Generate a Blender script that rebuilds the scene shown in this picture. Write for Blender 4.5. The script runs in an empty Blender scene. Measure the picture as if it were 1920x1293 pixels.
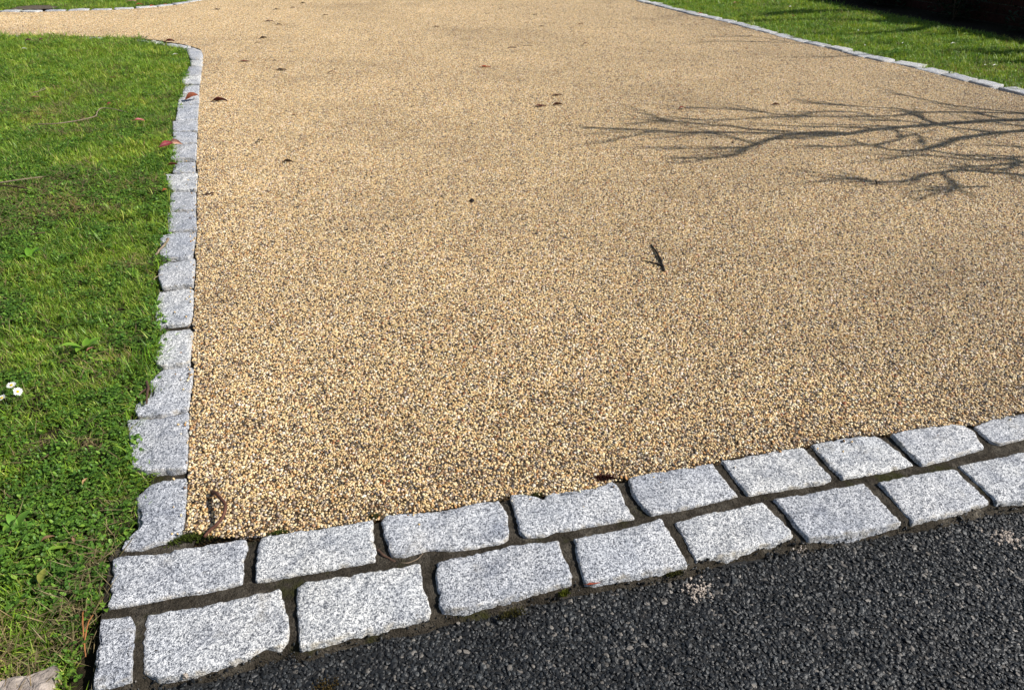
import bpy, bmesh, math, random
import numpy as np
from mathutils import Vector, noise, geometry

random.seed(7)
RNG = np.random.default_rng(7)
SC = bpy.context.scene
COL = SC.collection
R = math.radians

# ------------------------------------------------------------------ camera, sky, sun, exposure
EYE = 0.95                       # camera height in metres
TILT = math.atan(846.5 / 1387.0) # looking down at the drive
cam_data = bpy.data.cameras.new('camera')
cam_data.lens = 26.0
cam_data.sensor_width = 36.0
cam_data.clip_start = 0.02
cam_data.clip_end = 400.0
cam = bpy.data.objects.new('camera', cam_data)
COL.objects.link(cam)
cam.location = (0, 0, EYE)
cam.rotation_euler = (math.pi / 2 - TILT, 0, 0)
SC.camera = cam

SUN_EL, SUN_AZ = R(39), R(-9)    # azimuth measured from +X (the right) towards +Y (away)
SUN_DIR = Vector((math.cos(SUN_EL) * math.cos(SUN_AZ), math.cos(SUN_EL) * math.sin(SUN_AZ), math.sin(SUN_EL)))
world = bpy.data.worlds.new('World')
SC.world = world
world.use_nodes = True
wn = world.node_tree
wn.nodes.clear()
sky = wn.nodes.new('ShaderNodeTexSky')
sky.sky_type = 'NISHITA'
sky.sun_disc = False
sky.sun_elevation = SUN_EL
sky.sun_rotation = math.pi / 2 - SUN_AZ
bgn = wn.nodes.new('ShaderNodeBackground')
bgn.inputs['Strength'].default_value = 0.06
wout = wn.nodes.new('ShaderNodeOutputWorld')
wn.links.new(sky.outputs[0], bgn.inputs['Color'])
wn.links.new(bgn.outputs[0], wout.inputs['Surface'])

sun_data = bpy.data.lights.new('sun', 'SUN')
sun_data.energy = 4.6
sun_data.angle = R(0.53)
sun_data.color = (1.0, 0.96, 0.90)
sun = bpy.data.objects.new('sun', sun_data)
COL.objects.link(sun)
sun.location = SUN_DIR * 30
sun.rotation_euler = SUN_DIR.to_track_quat('Z', 'Y').to_euler()

SC.view_settings.view_transform = 'Standard'
SC.view_settings.look = 'None'
SC.view_settings.gamma = 1.0
SC.view_settings.use_curve_mapping = False
SC.view_settings.exposure = 0.5

# ------------------------------------------------------------------ helpers
CT, ST = math.cos(TILT), math.sin(TILT)
def G(px, py, z=0.0):
    """Point of the place (on the level z) that the photograph shows at a pixel of its 1920 x 1293."""
    u, v = (px - 960.0) / 1387.0, (py - 646.5) / 1387.0
    dx, dy, dz = u, CT - v * ST, -ST - v * CT
    t = (z - EYE) / dz
    return Vector((dx * t, dy * t, z))
def G2(pts, z=0.0):
    return [G(x, y, z) for x, y in pts]
def ppm(py):                     # photo pixels per metre across, at a row of the photo
    return CT * (py + 200.0) / EYE

def mesh_obj(name, verts, faces, mat=None, parent=None, smooth=False, cols=None, link=True):
    me = bpy.data.meshes.new(name)
    me.from_pydata([tuple(v) for v in verts], [], faces)
    if mat is not None:
        me.materials.append(mat)
    if smooth:
        me.polygons.foreach_set('use_smooth', [True] * len(me.polygons))
    if cols is not None:
        a = me.color_attributes.new('tint', 'FLOAT_COLOR', 'POINT')
        arr = np.ones((len(verts), 4), dtype=np.float32)
        arr[:, :3] = np.asarray(cols, dtype=np.float32)
        a.data.foreach_set('color', arr.ravel())
    me.update()
    o = bpy.data.objects.new(name, me)
    if link:
        COL.objects.link(o)
    if parent is not None:
        o.parent = parent
    return o
def tag(o, label=None, cat=None, group=None, kind=None):
    if label: o['label'] = label
    if cat: o['category'] = cat
    if group: o['group'] = group
    if kind: o['kind'] = kind
    return o
def empty(name, loc, label=None, cat=None, group=None):
    o = bpy.data.objects.new(name, None)
    o.empty_display_size = 0.05
    COL.objects.link(o)
    o.location = loc
    return tag(o, label, cat, group)
def inside(poly, P):
    poly = np.asarray([(p[0], p[1]) for p in poly])
    x, y = P[:, 0], P[:, 1]
    res = np.zeros(len(P), bool)
    n = len(poly)
    for i in range(n):
        x1, y1 = poly[i]; x2, y2 = poly[(i + 1) % n]
        if y1 == y2: continue
        c = ((y1 > y) != (y2 > y)) & (x < (x2 - x1) * (y - y1) / (y2 - y1) + x1)
        res ^= c
    return res
def edge_dist(line, P, closed=False):
    L = np.asarray([(p[0], p[1]) for p in line])
    if closed: L = np.vstack([L, L[:1]])
    best = np.full(len(P), 1e9)
    for a, b in zip(L[:-1], L[1:]):
        ab = b - a
        t = np.clip(((P[:, :2] - a) @ ab) / max(1e-12, ab @ ab), 0, 1)
        q = a + t[:, None] * ab
        best = np.minimum(best, np.hypot(P[:, 0] - q[:, 0], P[:, 1] - q[:, 1]))
    return best
def smoothnoise(P, scale, seed=0):
    """cheap value noise on the plane, 0..1"""
    X, Y = P[:, 0] / scale + seed * 17.31, P[:, 1] / scale + seed * 9.77
    xi, yi = np.floor(X).astype(int), np.floor(Y).astype(int)
    fx, fy = X - xi, Y - yi
    fx, fy = fx * fx * (3 - 2 * fx), fy * fy * (3 - 2 * fy)
    def h(a, b):
        v = np.sin(a * 127.1 + b * 311.7 + seed * 74.7) * 43758.5453
        return v - np.floor(v)
    return (h(xi, yi) * (1 - fx) + h(xi + 1, yi) * fx) * (1 - fy) + (h(xi, yi + 1) * (1 - fx) + h(xi + 1, yi + 1) * fx) * fy
def sheet(name, poly, z, mat, kind='structure', thick=None):
    pts = [Vector((p[0], p[1], z)) for p in poly]
    tris = geometry.tessellate_polygon([pts])
    verts = list(pts)
    faces = []
    for t in tris:
        a, b, c = (pts[i] for i in t)
        faces.append(tuple(t) if (b - a).cross(c - a).z > 0 else tuple(reversed(t)))
    if thick:
        n = len(pts)
        verts += [Vector((p[0], p[1], z - thick)) for p in poly]
        for i in range(n):
            j = (i + 1) % n
            faces.append((i, j, j + n, i + n))
    o = mesh_obj(name, verts, faces, mat)
    if kind: o['kind'] = kind
    return o

# --- materials
def new_mat(name, rough=0.8, spec=0.3):
    m = bpy.data.materials.new(name)
    m.use_nodes = True
    nt = m.node_tree
    b = nt.nodes['Principled BSDF']
    b.inputs['Roughness'].default_value = rough
    b.inputs['Specular IOR Level'].default_value = spec
    return m, nt, b
def N(nt, kind, **kw):
    n = nt.nodes.new(kind)
    for k, v in kw.items():
        if k in n.inputs.keys(): n.inputs[k].default_value = v
        else: setattr(n, k, v)
    return n
def ramp(nt, fac, stops, interp='LINEAR'):
    r = nt.nodes.new('ShaderNodeValToRGB')
    r.color_ramp.interpolation = interp
    el = r.color_ramp.elements
    while len(el) < len(stops): el.new(0.5)
    for e, (p, c) in zip(el, stops):
        e.position = p
        e.color = (*c, 1) if len(c) == 3 else c
    nt.links.new(fac, r.inputs[0])
    return r.outputs[0]
def mixc(nt, fac, a, b, mode='MIX'):
    m = nt.nodes.new('ShaderNodeMix')
    m.data_type = 'RGBA'; m.blend_type = mode
    for sock, v in ((m.inputs[0], fac), (m.inputs[6], a), (m.inputs[7], b)):
        if isinstance(v, bpy.types.NodeSocket): nt.links.new(v, sock)
        elif isinstance(v, (int, float)): sock.default_value = v
        else: sock.default_value = (*v, 1)
    return m.outputs[2]
def pos(nt):
    return nt.nodes.new('ShaderNodeNewGeometry').outputs['Position']
def noise_tex(nt, co, scale, detail=3, rough=0.55):
    n = N(nt, 'ShaderNodeTexNoise', Scale=scale, Detail=detail, Roughness=rough)
    nt.links.new(co, n.inputs['Vector'])
    return n.outputs[0]
def bump(nt, b, h, strength, dist):
    n = N(nt, 'ShaderNodeBump', Strength=strength, Distance=dist)
    nt.links.new(h, n.inputs['Height'])
    nt.links.new(n.outputs[0], b.inputs['Normal'])
    return n

def mat_granite():
    m, nt, b = new_mat('granite', 0.62, 0.35)
    co = pos(nt)
    fine = noise_tex(nt, co, 460, 2, 0.6)
    mid = noise_tex(nt, co, 210, 2, 0.6)
    big = noise_tex(nt, co, 21, 4, 0.65)
    huge = noise_tex(nt, co, 4.5, 2)
    add = N(nt, 'ShaderNodeMath', operation='MULTIPLY_ADD'); add.inputs[1].default_value = 0.55
    nt.links.new(fine, add.inputs[0])
    m2 = N(nt, 'ShaderNodeMath', operation='MULTIPLY'); m2.inputs[1].default_value = 0.45
    nt.links.new(mid, m2.inputs[0]); nt.links.new(m2.outputs[0], add.inputs[2])
    speck = ramp(nt, add.outputs[0], [(0.33, (0.055, 0.060, 0.070)), (0.42, (0.19, 0.20, 0.222)), (0.48, (0.42, 0.435, 0.46)), (0.535, (0.76, 0.77, 0.78)), (0.61, (0.93, 0.93, 0.92))])
    tone = ramp(nt, big, [(0.30, (0.58, 0.60, 0.65)), (0.48, (0.90, 0.905, 0.92)), (0.66, (1.0, 1.0, 1.0))])
    tone2 = ramp(nt, huge, [(0.35, (0.88, 0.89, 0.91)), (0.65, (1.0, 0.985, 0.96))])
    c = mixc(nt, 1.0, mixc(nt, 1.0, speck, tone, 'MULTIPLY'), tone2, 'MULTIPLY')
    # black mica specks
    v = N(nt, 'ShaderNodeTexVoronoi', Scale=95.0); nt.links.new(co, v.inputs['Vector'])
    mica = ramp(nt, v.outputs['Distance'], [(0.10, (1, 1, 1)), (0.17, (0, 0, 0))])
    sel = N(nt, 'ShaderNodeSeparateColor'); nt.links.new(v.outputs['Color'], sel.inputs[0])
    gt = N(nt, 'ShaderNodeMath', operation='GREATER_THAN'); gt.inputs[1].default_value = 0.82
    nt.links.new(sel.outputs[0], gt.inputs[0])
    mm = N(nt, 'ShaderNodeMath', operation='MULTIPLY'); nt.links.new(gt.outputs[0], mm.inputs[0]); nt.links.new(mica, mm.inputs[1])
    c = mixc(nt, mm.outputs[0], c, (0.07, 0.07, 0.08))
    # a stained rind: lime and lichen on the worn arrises carried by the mesh attribute
    at = N(nt, 'ShaderNodeAttribute'); at.attribute_name = 'rind'
    rn = noise_tex(nt, co, 60, 3)
    rr = N(nt, 'ShaderNodeMath', operation='MULTIPLY'); nt.links.new(at.outputs['Fac'], rr.inputs[0])
    nt.links.new(ramp(nt, rn, [(0.45, (0, 0, 0)), (0.66, (0.6, 0.6, 0.6))]), rr.inputs[1])
    c = mixc(nt, rr.outputs[0], c, (0.50, 0.44, 0.34))
    st = ramp(nt, noise_tex(nt, co, 11, 5, 0.7), [(0.60, (0, 0, 0)), (0.74, (0.45, 0.45, 0.45))])
    c = mixc(nt, st, c, (0.30, 0.265, 0.20))
    oi = nt.nodes.new('ShaderNodeObjectInfo')
    each = ramp(nt, oi.outputs['Random'], [(0.0, (0.80, 0.81, 0.84)), (0.5, (0.96, 0.96, 0.97)), (1.0, (1.06, 1.05, 1.02))])
    c = mixc(nt, 1.0, c, each, 'MULTIPLY')
    nt.links.new(c, b.inputs['Base Color'])
    hs = N(nt, 'ShaderNodeMath', operation='MULTIPLY_ADD'); hs.inputs[1].default_value = 0.5
    nt.links.new(fine, hs.inputs[0]); nt.links.new(noise_tex(nt, co, 85, 5, 0.68), hs.inputs[2])
    bump(nt, b, hs.outputs[0], 1.0, 0.0054)
    return m

def mat_mortar():
    m, nt, b = new_mat('mortar', 0.95, 0.1)
    co = pos(nt)
    c = ramp(nt, noise_tex(nt, co, 22, 4, 0.7), [(0.3, (0.024, 0.020, 0.014)), (0.5, (0.044, 0.037, 0.028)), (0.64, (0.080, 0.070, 0.055)), (0.76, (0.16, 0.14, 0.11))])
    s = ramp(nt, noise_tex(nt, co, 420, 2), [(0.3, (0.5, 0.5, 0.5)), (0.7, (1.35, 1.35, 1.35))])
    c = mixc(nt, 1.0, c, s, 'MULTIPLY')
    moss = ramp(nt, noise_tex(nt, co, 9, 4, 0.65), [(0.56, (0, 0, 0)), (0.66, (1, 1, 1))])
    c = mixc(nt, moss, c, (0.030, 0.030, 0.010))
    nt.links.new(c, b.inputs['Base Color'])
    hs = N(nt, 'ShaderNodeMath', operation='MULTIPLY_ADD'); hs.inputs[1].default_value = 0.5
    nt.links.new(noise_tex(nt, co, 420, 2), hs.inputs[0]); nt.links.new(noise_tex(nt, co, 75, 4), hs.inputs[2])
    bump(nt, b, hs.outputs[0], 1.0, 0.006)
    return m

def mat_pebble():
    m, nt, b = new_mat('resin_bound_pebble', 0.42, 0.42)
    at = N(nt, 'ShaderNodeAttribute'); at.attribute_name = 'tint'
    co = pos(nt)
    patch = ramp(nt, noise_tex(nt, co, 0.9, 4, 0.6), [(0.30, (0.76, 0.745, 0.74)), (0.46, (0.95, 0.945, 0.94)), (0.7, (1.07, 1.06, 1.05))])
    patch2 = ramp(nt, noise_tex(nt, co, 5.5, 3, 0.6), [(0.3, (0.93, 0.92, 0.91)), (0.65, (1.03, 1.03, 1.03))])
    c = mixc(nt, 1.0, mixc(nt, 1.0, at.outputs['Color'], patch, 'MULTIPLY'), patch2, 'MULTIPLY')
    nt.links.new(c, b.inputs['Base Color'])
    return m
def mat_drive_base():
    m, nt, b = new_mat('resin_bed', 0.6, 0.3)
    co = pos(nt)
    v = N(nt, 'ShaderNodeTexVoronoi', Scale=170.0); nt.links.new(co, v.inputs['Vector'])
    sep = N(nt, 'ShaderNodeSeparateColor'); nt.links.new(v.outputs['Color'], sep.inputs[0])
    c = ramp(nt, sep.outputs[0], [(0.0, (0.10, 0.09, 0.08)), (0.2, (0.30, 0.19, 0.09)), (0.5, (0.50, 0.36, 0.19)), (0.8, (0.64, 0.51, 0.31)), (1.0, (0.70, 0.66, 0.56))])
    c = mixc(nt, 1.0, c, (0.15, 0.13, 0.11), 'MULTIPLY')
    nt.links.new(c, b.inputs['Base Color'])
    inv = N(nt, 'ShaderNodeMath', operation='SUBTRACT'); inv.inputs[0].default_value = 1.0
    nt.links.new(v.outputs['Distance'], inv.inputs[1])
    bump(nt, b, inv.outputs[0], 1.0, 0.003)
    return m
def mat_chip():
    m, nt, b = new_mat('asphalt_chipping', 0.5, 0.5)
    at = N(nt, 'ShaderNodeAttribute'); at.attribute_name = 'tint'
    co = pos(nt)
    t = ramp(nt, noise_tex(nt, co, 7, 4, 0.6), [(0.3, (0.26, 0.265, 0.27)), (0.7, (0.52, 0.52, 0.52))])
    c = mixc(nt, 1.0, at.outputs['Color'], t, 'MULTIPLY')
    nt.links.new(c, b.inputs['Base Color'])
    bump(nt, b, noise_tex(nt, co, 500, 2), 0.5, 0.0015)
    return m
def mat_asphalt():
    m, nt, b = new_mat('asphalt', 0.75, 0.4)
    co = pos(nt)
    c = ramp(nt, noise_tex(nt, co, 160, 3, 0.7), [(0.3, (0.010, 0.010, 0.011)), (0.6, (0.020, 0.021, 0.022)), (0.8, (0.04, 0.04, 0.04))])
    nt.links.new(c, b.inputs['Base Color'])
    bump(nt, b, noise_tex(nt, co, 190, 4, 0.7), 1.0, 0.008)
    return m
def mat_soil():
    m, nt, b = new_mat('soil', 0.95, 0.1)
    co = pos(nt)
    c = ramp(nt, noise_tex(nt, co, 45, 5, 0.7), [(0.3, (0.012, 0.010, 0.006)), (0.55, (0.035, 0.027, 0.015)), (0.75, (0.075, 0.058, 0.032))])
    nt.links.new(c, b.inputs['Base Color'])
    bump(nt, b, noise_tex(nt, co, 90, 5, 0.7), 1.0, 0.012)
    return m
def mat_ground():
    m, nt, b = new_mat('distant_turf', 0.95, 0.1)
    co = pos(nt)
    c = ramp(nt, noise_tex(nt, co, 6, 6, 0.7), [(0.3, (0.030, 0.050, 0.010)), (0.6, (0.060, 0.100, 0.020)), (0.8, (0.10, 0.12, 0.03))])
    nt.links.new(c, b.inputs['Base Color'])
    bump(nt, b, noise_tex(nt, co, 60, 4, 0.7), 1.0, 0.02)
    return m
def mat_leafy(name, trans=0.35, rough=0.5, spec=0.3, vary=True):
    """sheet-like plant tissue: colour from the mesh attribute, light shines through it"""
    m, nt, b = new_mat(name, rough, spec)
    at = N(nt, 'ShaderNodeAttribute'); at.attribute_name = 'tint'
    co = pos(nt)
    c = at.outputs['Color']
    if vary:
        t = ramp(nt, noise_tex(nt, co, 2.6, 4, 0.65), [(0.30, (0.72, 0.80, 0.80)), (0.5, (1.0, 1.0, 1.0)), (0.68, (1.28, 1.12, 1.0))])
        c = mixc(nt, 1.0, c, t, 'MULTIPLY')
        t2 = ramp(nt, noise_tex(nt, co, 13, 3, 0.6), [(0.3, (0.80, 0.86, 0.85)), (0.7, (1.22, 1.12, 1.1))])
        c = mixc(nt, 1.0, c, t2, 'MULTIPLY')
    nt.links.new(c, b.inputs['Base Color'])
    tr = nt.nodes.new('ShaderNodeBsdfTranslucent')
    tc = mixc(nt, 1.0, c, (1.25, 1.2, 0.7), 'MULTIPLY')
    nt.links.new(tc, tr.inputs['Color'])
    mx = nt.nodes.new('ShaderNodeMixShader'); mx.inputs[0].default_value = trans
    nt.links.new(b.outputs[0], mx.inputs[1]); nt.links.new(tr.outputs[0], mx.inputs[2])
    nt.links.new(mx.outputs[0], nt.nodes['Material Output'].inputs['Surface'])
    return m
def mat_plain(name, col, rough=0.7, spec=0.3, var=0.25, scale=60, bmp=0.0):
    m, nt, b = new_mat(name, rough, spec)
    co = pos(nt)
    lo = tuple(x * (1 - var) for x in col); hi = tuple(min(1, x * (1 + var)) for x in col)
    c = ramp(nt, noise_tex(nt, co, scale, 4, 0.65), [(0.3, lo), (0.7, hi)])
    nt.links.new(c, b.inputs['Base Color'])
    if bmp: bump(nt, b, noise_tex(nt, co, scale * 2.5, 4, 0.65), 0.8, bmp)
    return m

M_GRANITE, M_MORTAR, M_PEBBLE, M_BED = mat_granite(), mat_mortar(), mat_pebble(), mat_drive_base()
M_CHIP, M_ASPHALT, M_SOIL, M_GROUND = mat_chip(), mat_asphalt(), mat_soil(), mat_ground()
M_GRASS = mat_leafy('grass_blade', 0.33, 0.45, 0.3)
M_LEAF = mat_leafy('fallen_leaf', 0.12, 0.55, 0.3, vary=False)
M_PETAL = mat_leafy('petal', 0.3, 0.55, 0.2, vary=False)
M_BARK = mat_plain('bark', (0.10, 0.075, 0.055), 0.9, 0.15, 0.4, 40, 0.004)
M_TWIG = mat_plain('twig_bark', (0.075, 0.042, 0.028), 0.75, 0.3, 0.35, 120, 0.001)
M_TWIG_RED = mat_plain('red_twig_bark', (0.10, 0.042, 0.026), 0.7, 0.3, 0.4, 90, 0.001)
M_TWIG_PALE = mat_plain('pale_twig_bark', (0.22, 0.17, 0.12), 0.85, 0.2, 0.35, 90, 0.001)
M_TWIG_DARK = mat_plain('dark_twig_bark', (0.018, 0.013, 0.011), 0.75, 0.3, 0.35, 120, 0.001)
M_NEEDLE = mat_plain('dry_needle', (0.30, 0.12, 0.04), 0.7, 0.3, 0.3, 60)
M_ROCK = mat_plain('sandstone', (0.30, 0.255, 0.22), 0.9, 0.2, 0.65, 34, 0.010)
M_MOSS = mat_leafy('moss', 0.15, 0.8, 0.1, vary=False)
M_BRICK = mat_plain('dark_red_brick', (0.032, 0.012, 0.009), 0.92, 0.1, 0.4, 25, 0.003)
M_CRUMB = mat_plain('pale_stone_crumb', (0.40, 0.345, 0.295), 0.9, 0.2, 0.35, 150, 0.001)

# --- scattering of countless small pieces (one object each, geometry nodes)
HIDDEN = []
def proto_collection(name, objs):
    c = bpy.data.collections.new(name)
    for i, o in enumerate(objs):
        o.name = '%s_%03d' % (name, i)
        c.objects.link(o)
    HIDDEN.append(c)
    return c
def scatter(name, P, rot, scl, var, coll, label=None):
    n = len(P)
    me = bpy.data.meshes.new(name)
    me.vertices.add(n)
    me.vertices.foreach_set('co', np.asarray(P, np.float32).ravel())
    a = me.attributes.new('rot', 'FLOAT_VECTOR', 'POINT'); a.data.foreach_set('vector', np.asarray(rot, np.float32).ravel())
    scl = np.asarray(scl, np.float32)
    if scl.ndim == 1: scl = np.repeat(scl[:, None], 3, 1)
    a = me.attributes.new('scl', 'FLOAT_VECTOR', 'POINT'); a.data.foreach_set('vector', scl.ravel())
    a = me.attributes.new('var', 'INT', 'POINT'); a.data.foreach_set('value', np.asarray(var, np.int32))
    o = bpy.data.objects.new(name, me)
    COL.objects.link(o)
    ng = bpy.data.node_groups.new(name + '_scatter', 'GeometryNodeTree')
    ng.interface.new_socket('Geometry', in_out='INPUT', socket_type='NodeSocketGeometry')
    ng.interface.new_socket('Geometry', in_out='OUTPUT', socket_type='NodeSocketGeometry')
    gi, go = ng.nodes.new('NodeGroupInput'), ng.nodes.new('NodeGroupOutput')
    iop = ng.nodes.new('GeometryNodeInstanceOnPoints')
    ci = ng.nodes.new('GeometryNodeCollectionInfo')
    ci.inputs['Collection'].default_value = coll
    ci.inputs['Separate Children'].default_value = True
    ci.inputs['Reset Children'].default_value = True
    def na(nm, dt):
        x = ng.nodes.new('GeometryNodeInputNamedAttribute'); x.data_type = dt
        x.inputs['Name'].default_value = nm
        return x.outputs['Attribute']
    L = ng.links.new
    L(gi.outputs[0], iop.inputs['Points']); L(ci.outputs[0], iop.inputs['Instance'])
    iop.inputs['Pick Instance'].default_value = True
    L(na('var', 'INT'), iop.inputs['Instance Index'])
    e2r = ng.nodes.new('FunctionNodeEulerToRotation')
    L(na('rot', 'FLOAT_VECTOR'), e2r.inputs[0]); L(e2r.outputs[0], iop.inputs['Rotation'])
    L(na('scl', 'FLOAT_VECTOR'), iop.inputs['Scale'])
    L(iop.outputs[0], go.inputs[0])
    md = o.modifiers.new('scatter', 'NODES'); md.node_group = ng
    o['kind'] = 'stuff'
    return o

def ico(sub):
    bm = bmesh.new(); bmesh.ops.create_icosphere(bm, subdivisions=sub, radius=1.0)
    bm.verts.ensure_lookup_table()
    V = np.array([v.co[:] for v in bm.verts]); F = [tuple(v.index for v in f.verts) for f in bm.faces]
    bm.free(); return V, F
ICO1, ICO2 = ico(1), ico(2)

# ------------------------------------------------------------------ outlines of the place (traced on the ground)
LEFT_IN = [(343,1002),(349,972),(353,914),(353,885),(355,821),(356,768),(363,720),(365,687),(357,660),(364,621),(360,605),(364,590),(365,541),(366,535),(369,499),(368,483),(366,478),(370,433),(370,393),(370,355),(373,331),(371,323),(368,300),(370,268),(371,246),(371,223),(373,195),(374,171),(376,157),(379,124),(381,103),(378,95),(372,91),(361,88),(345,83.5),(330,81),(311,78.5),(300,76),(262,72.5),(200,69.5),(100,67),(0,66),(-150,65),(-400,64)]
FRONT_IN = [(463,1008),(488,1006),(555,997),(699,975),(722,967),(828,955),(936,935),(956,927),(1025,930),(1120,913),(1149,900),(1178,896),(1336,867),(1352,862),(1431,848),(1505,837),(1521,831),(1592,817),(1645,815),(1670,813),(1736,800),(1804,796),(1826,798),(1859,786),(1920,771)]
FARLEFT = [(-400,21),(-150,22.5),(0,23),(50,23.5),(100,22),(150,20.5),(200,19.5),(245,17.5),(290,14),(330,9.5),(360,4.5),(385,-3),(398,-12)]
RIGHT_IN = [(1130,-22),(1200,4),(1240,14),(1290,27),(1360,42),(1400,53),(1450,66),(1500,79),(1560,93),(1600,104),(1640,113),(1680,120),(1720,130),(1780,146),(1830,158),(1880,171),(1920,181)]
LAWN_EDGE = [(165,1300),(185,1162),(200,1139),(210,1048),(225,1030),(250,1000),(255,926),(270,890),(240,870),(236,783),(250,770),(275,750),(280,714),(292,690),(289,647),(300,620),(288,600),(288,570),(296,545),(295,500),(298,480),(297,450),(315,435),(314,400),(317,360),(309,345),(309,326),(323,322),(326,304),(320,297),(323,250),(322,226),(329,222),(332,197),(338,176),(344,160),(341,155),(354,125),(356,112),(347,95),(329,90),(311,84.5),(290,80.5),(262,76.5),(200,73),(100,71),(0,70),(-150,69),(-400,68)]
FRONT_OUT = [(168,1293),(272,1262),(381,1254),(541,1203),(560,1211),(657,1187),(803,1155),(828,1143),(938,1125),(1072,1090),(1096,1091),(1289,1059),(1305,1049),(1455,1016),(1515,1009),(1692,978),(1711,976),(1859,939),(1920,937)]

g_front_in, g_left_in = G2(FRONT_IN), G2(LEFT_IN)
g_farleft, g_right = G2(FARLEFT), G2(RIGHT_IN)
row_dir = Vector((math.cos(R(12.6)), math.sin(R(12.6)), 0)); row_nrm = Vector((-row_dir.y, row_dir.x, 0))
fi_end = g_front_in[-1]
front_far = fi_end + row_dir * 3.1            # the splayed right corner, outside the frame
re = g_right[-1]
right_ext = [re + (front_far - re) * t for t in (0.25, 0.5, 0.75, 1.0)]
g_right_full = [Vector((0.2, 20, 0)), Vector((0.75, 12.5, 0))] + g_right + right_ext
g_farleft_full = g_farleft + [Vector((-3.25, 10.2, 0)), Vector((-3.3, 12.5, 0)), Vector((-3.6, 20, 0))]
DRIVE = g_front_in + [front_far] + list(reversed(g_right_full[:-1])) + list(reversed(g_farleft_full)) + list(reversed(g_left_in))
front_out_g = G2(FRONT_OUT)
fo_end = front_out_g[-1]

# ------------------------------------------------------------------ the ground itself
ground = mesh_obj('ground', [(-90, -90, -0.06), (90, -90, -0.06), (90, 90, -0.06), (-90, 90, -0.06)], [(0, 1, 2, 3)], M_GROUND)
ground['kind'] = 'structure'
driveway = sheet('driveway', DRIVE, 0.0, M_BED, thick=0.04)
lawn_edge_g = G2(LAWN_EDGE)
# soil runs on beneath the setts
LAWN_LEFT = lawn_edge_g + [Vector((-12, 5.6, 0)), Vector((-12, -1.5, 0)), Vector((-0.75, -1.5, 0))]
soil_left_poly = [p + Vector((0.05, 0, 0)) if i < 38 else p + Vector((0.03, 0.05, 0)) for i, p in enumerate(lawn_edge_g)] + LAWN_LEFT[-3:]
sheet('lawn_soil', soil_left_poly, -0.013, M_SOIL)
def offset(line, d):
    out = []
    for i, p in enumerate(line):
        a = line[max(0, i - 1)]; b = line[min(len(line) - 1, i + 1)]
        t = (b - a).normalized()
        out.append(p + Vector((-t.y, t.x, 0)) * d)
    return out
right_out = offset(g_right_full, 0.115)
LAWN_RIGHT = right_out + [Vector((12, front_far.y - 0.2, 0)), Vector((14, 20, 0))]
sheet('lawn_soil', offset(g_right_full, 0.06) + LAWN_RIGHT[-2:], -0.022, M_SOIL)
farleft_out = offset(g_farleft_full, 0.115)
LAWN_FAR = farleft_out + [Vector((-14, 20, 0)), Vector((-14, 7.2, 0))]
sheet('lawn_soil', offset(g_farleft_full, 0.06) + LAWN_FAR[-2:], -0.022, M_SOIL)
# asphalt road in front
fo_low = [p - row_nrm * 0.004 for p in front_out_g]
ROAD = [Vector((-0.66, -2, 0)), Vector((6, -2, 0)), Vector((6, 2.2, 0)), fo_end + row_dir * 3.3 + row_nrm * 0.03, fo_end + row_nrm * 0.03] + [p + row_nrm * 0.03 for p in reversed(front_out_g[:-1])]
sheet('road', ROAD, -0.017, M_ASPHALT)

# ------------------------------------------------------------------ setts
def outline(pts, step, amp, seed):
    """resample a closed outline and roughen it like a split edge"""
    out = []
    n = len(pts)
    per = sum((pts[(i + 1) % n] - pts[i]).length for i in range(n))
    m = max(14, int(per / step))
    cum = [0.0]
    for i in range(n): cum.append(cum[-1] + (pts[(i + 1) % n] - pts[i]).length)
    j = 0
    for k in range(m):
        s = per * k / m
        while cum[j + 1] < s: j += 1
        a, b = pts[j], pts[(j + 1) % n]
        t = (s - cum[j]) / max(1e-9, cum[j + 1] - cum[j])
        out.append(a.lerp(b, t))
    # corners rub round a little
    for _ in range(1):
        out = [out[i] * 0.94 + (out[i - 1] + out[(i + 1) % m]) * 0.03 for i in range(m)]
    res = []
    c = sum(out, Vector()) / m
    for p in out:
        q = Vector((p.x * 42 + seed * 3.1, p.y * 42, seed * 1.7))
        d = noise.noise(q) * amp * .55 + noise.noise(q * 3.1) * amp * 0.5 + noise.noise(q * 7.3) * amp * 0.4 - max(0, noise.noise(q * 1.7 + Vector((9, 4, 2))) - .25) * amp * 2.2
        res.append(p + (p - c).normalized() * d)
    return res
SETT_N = [0]
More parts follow.
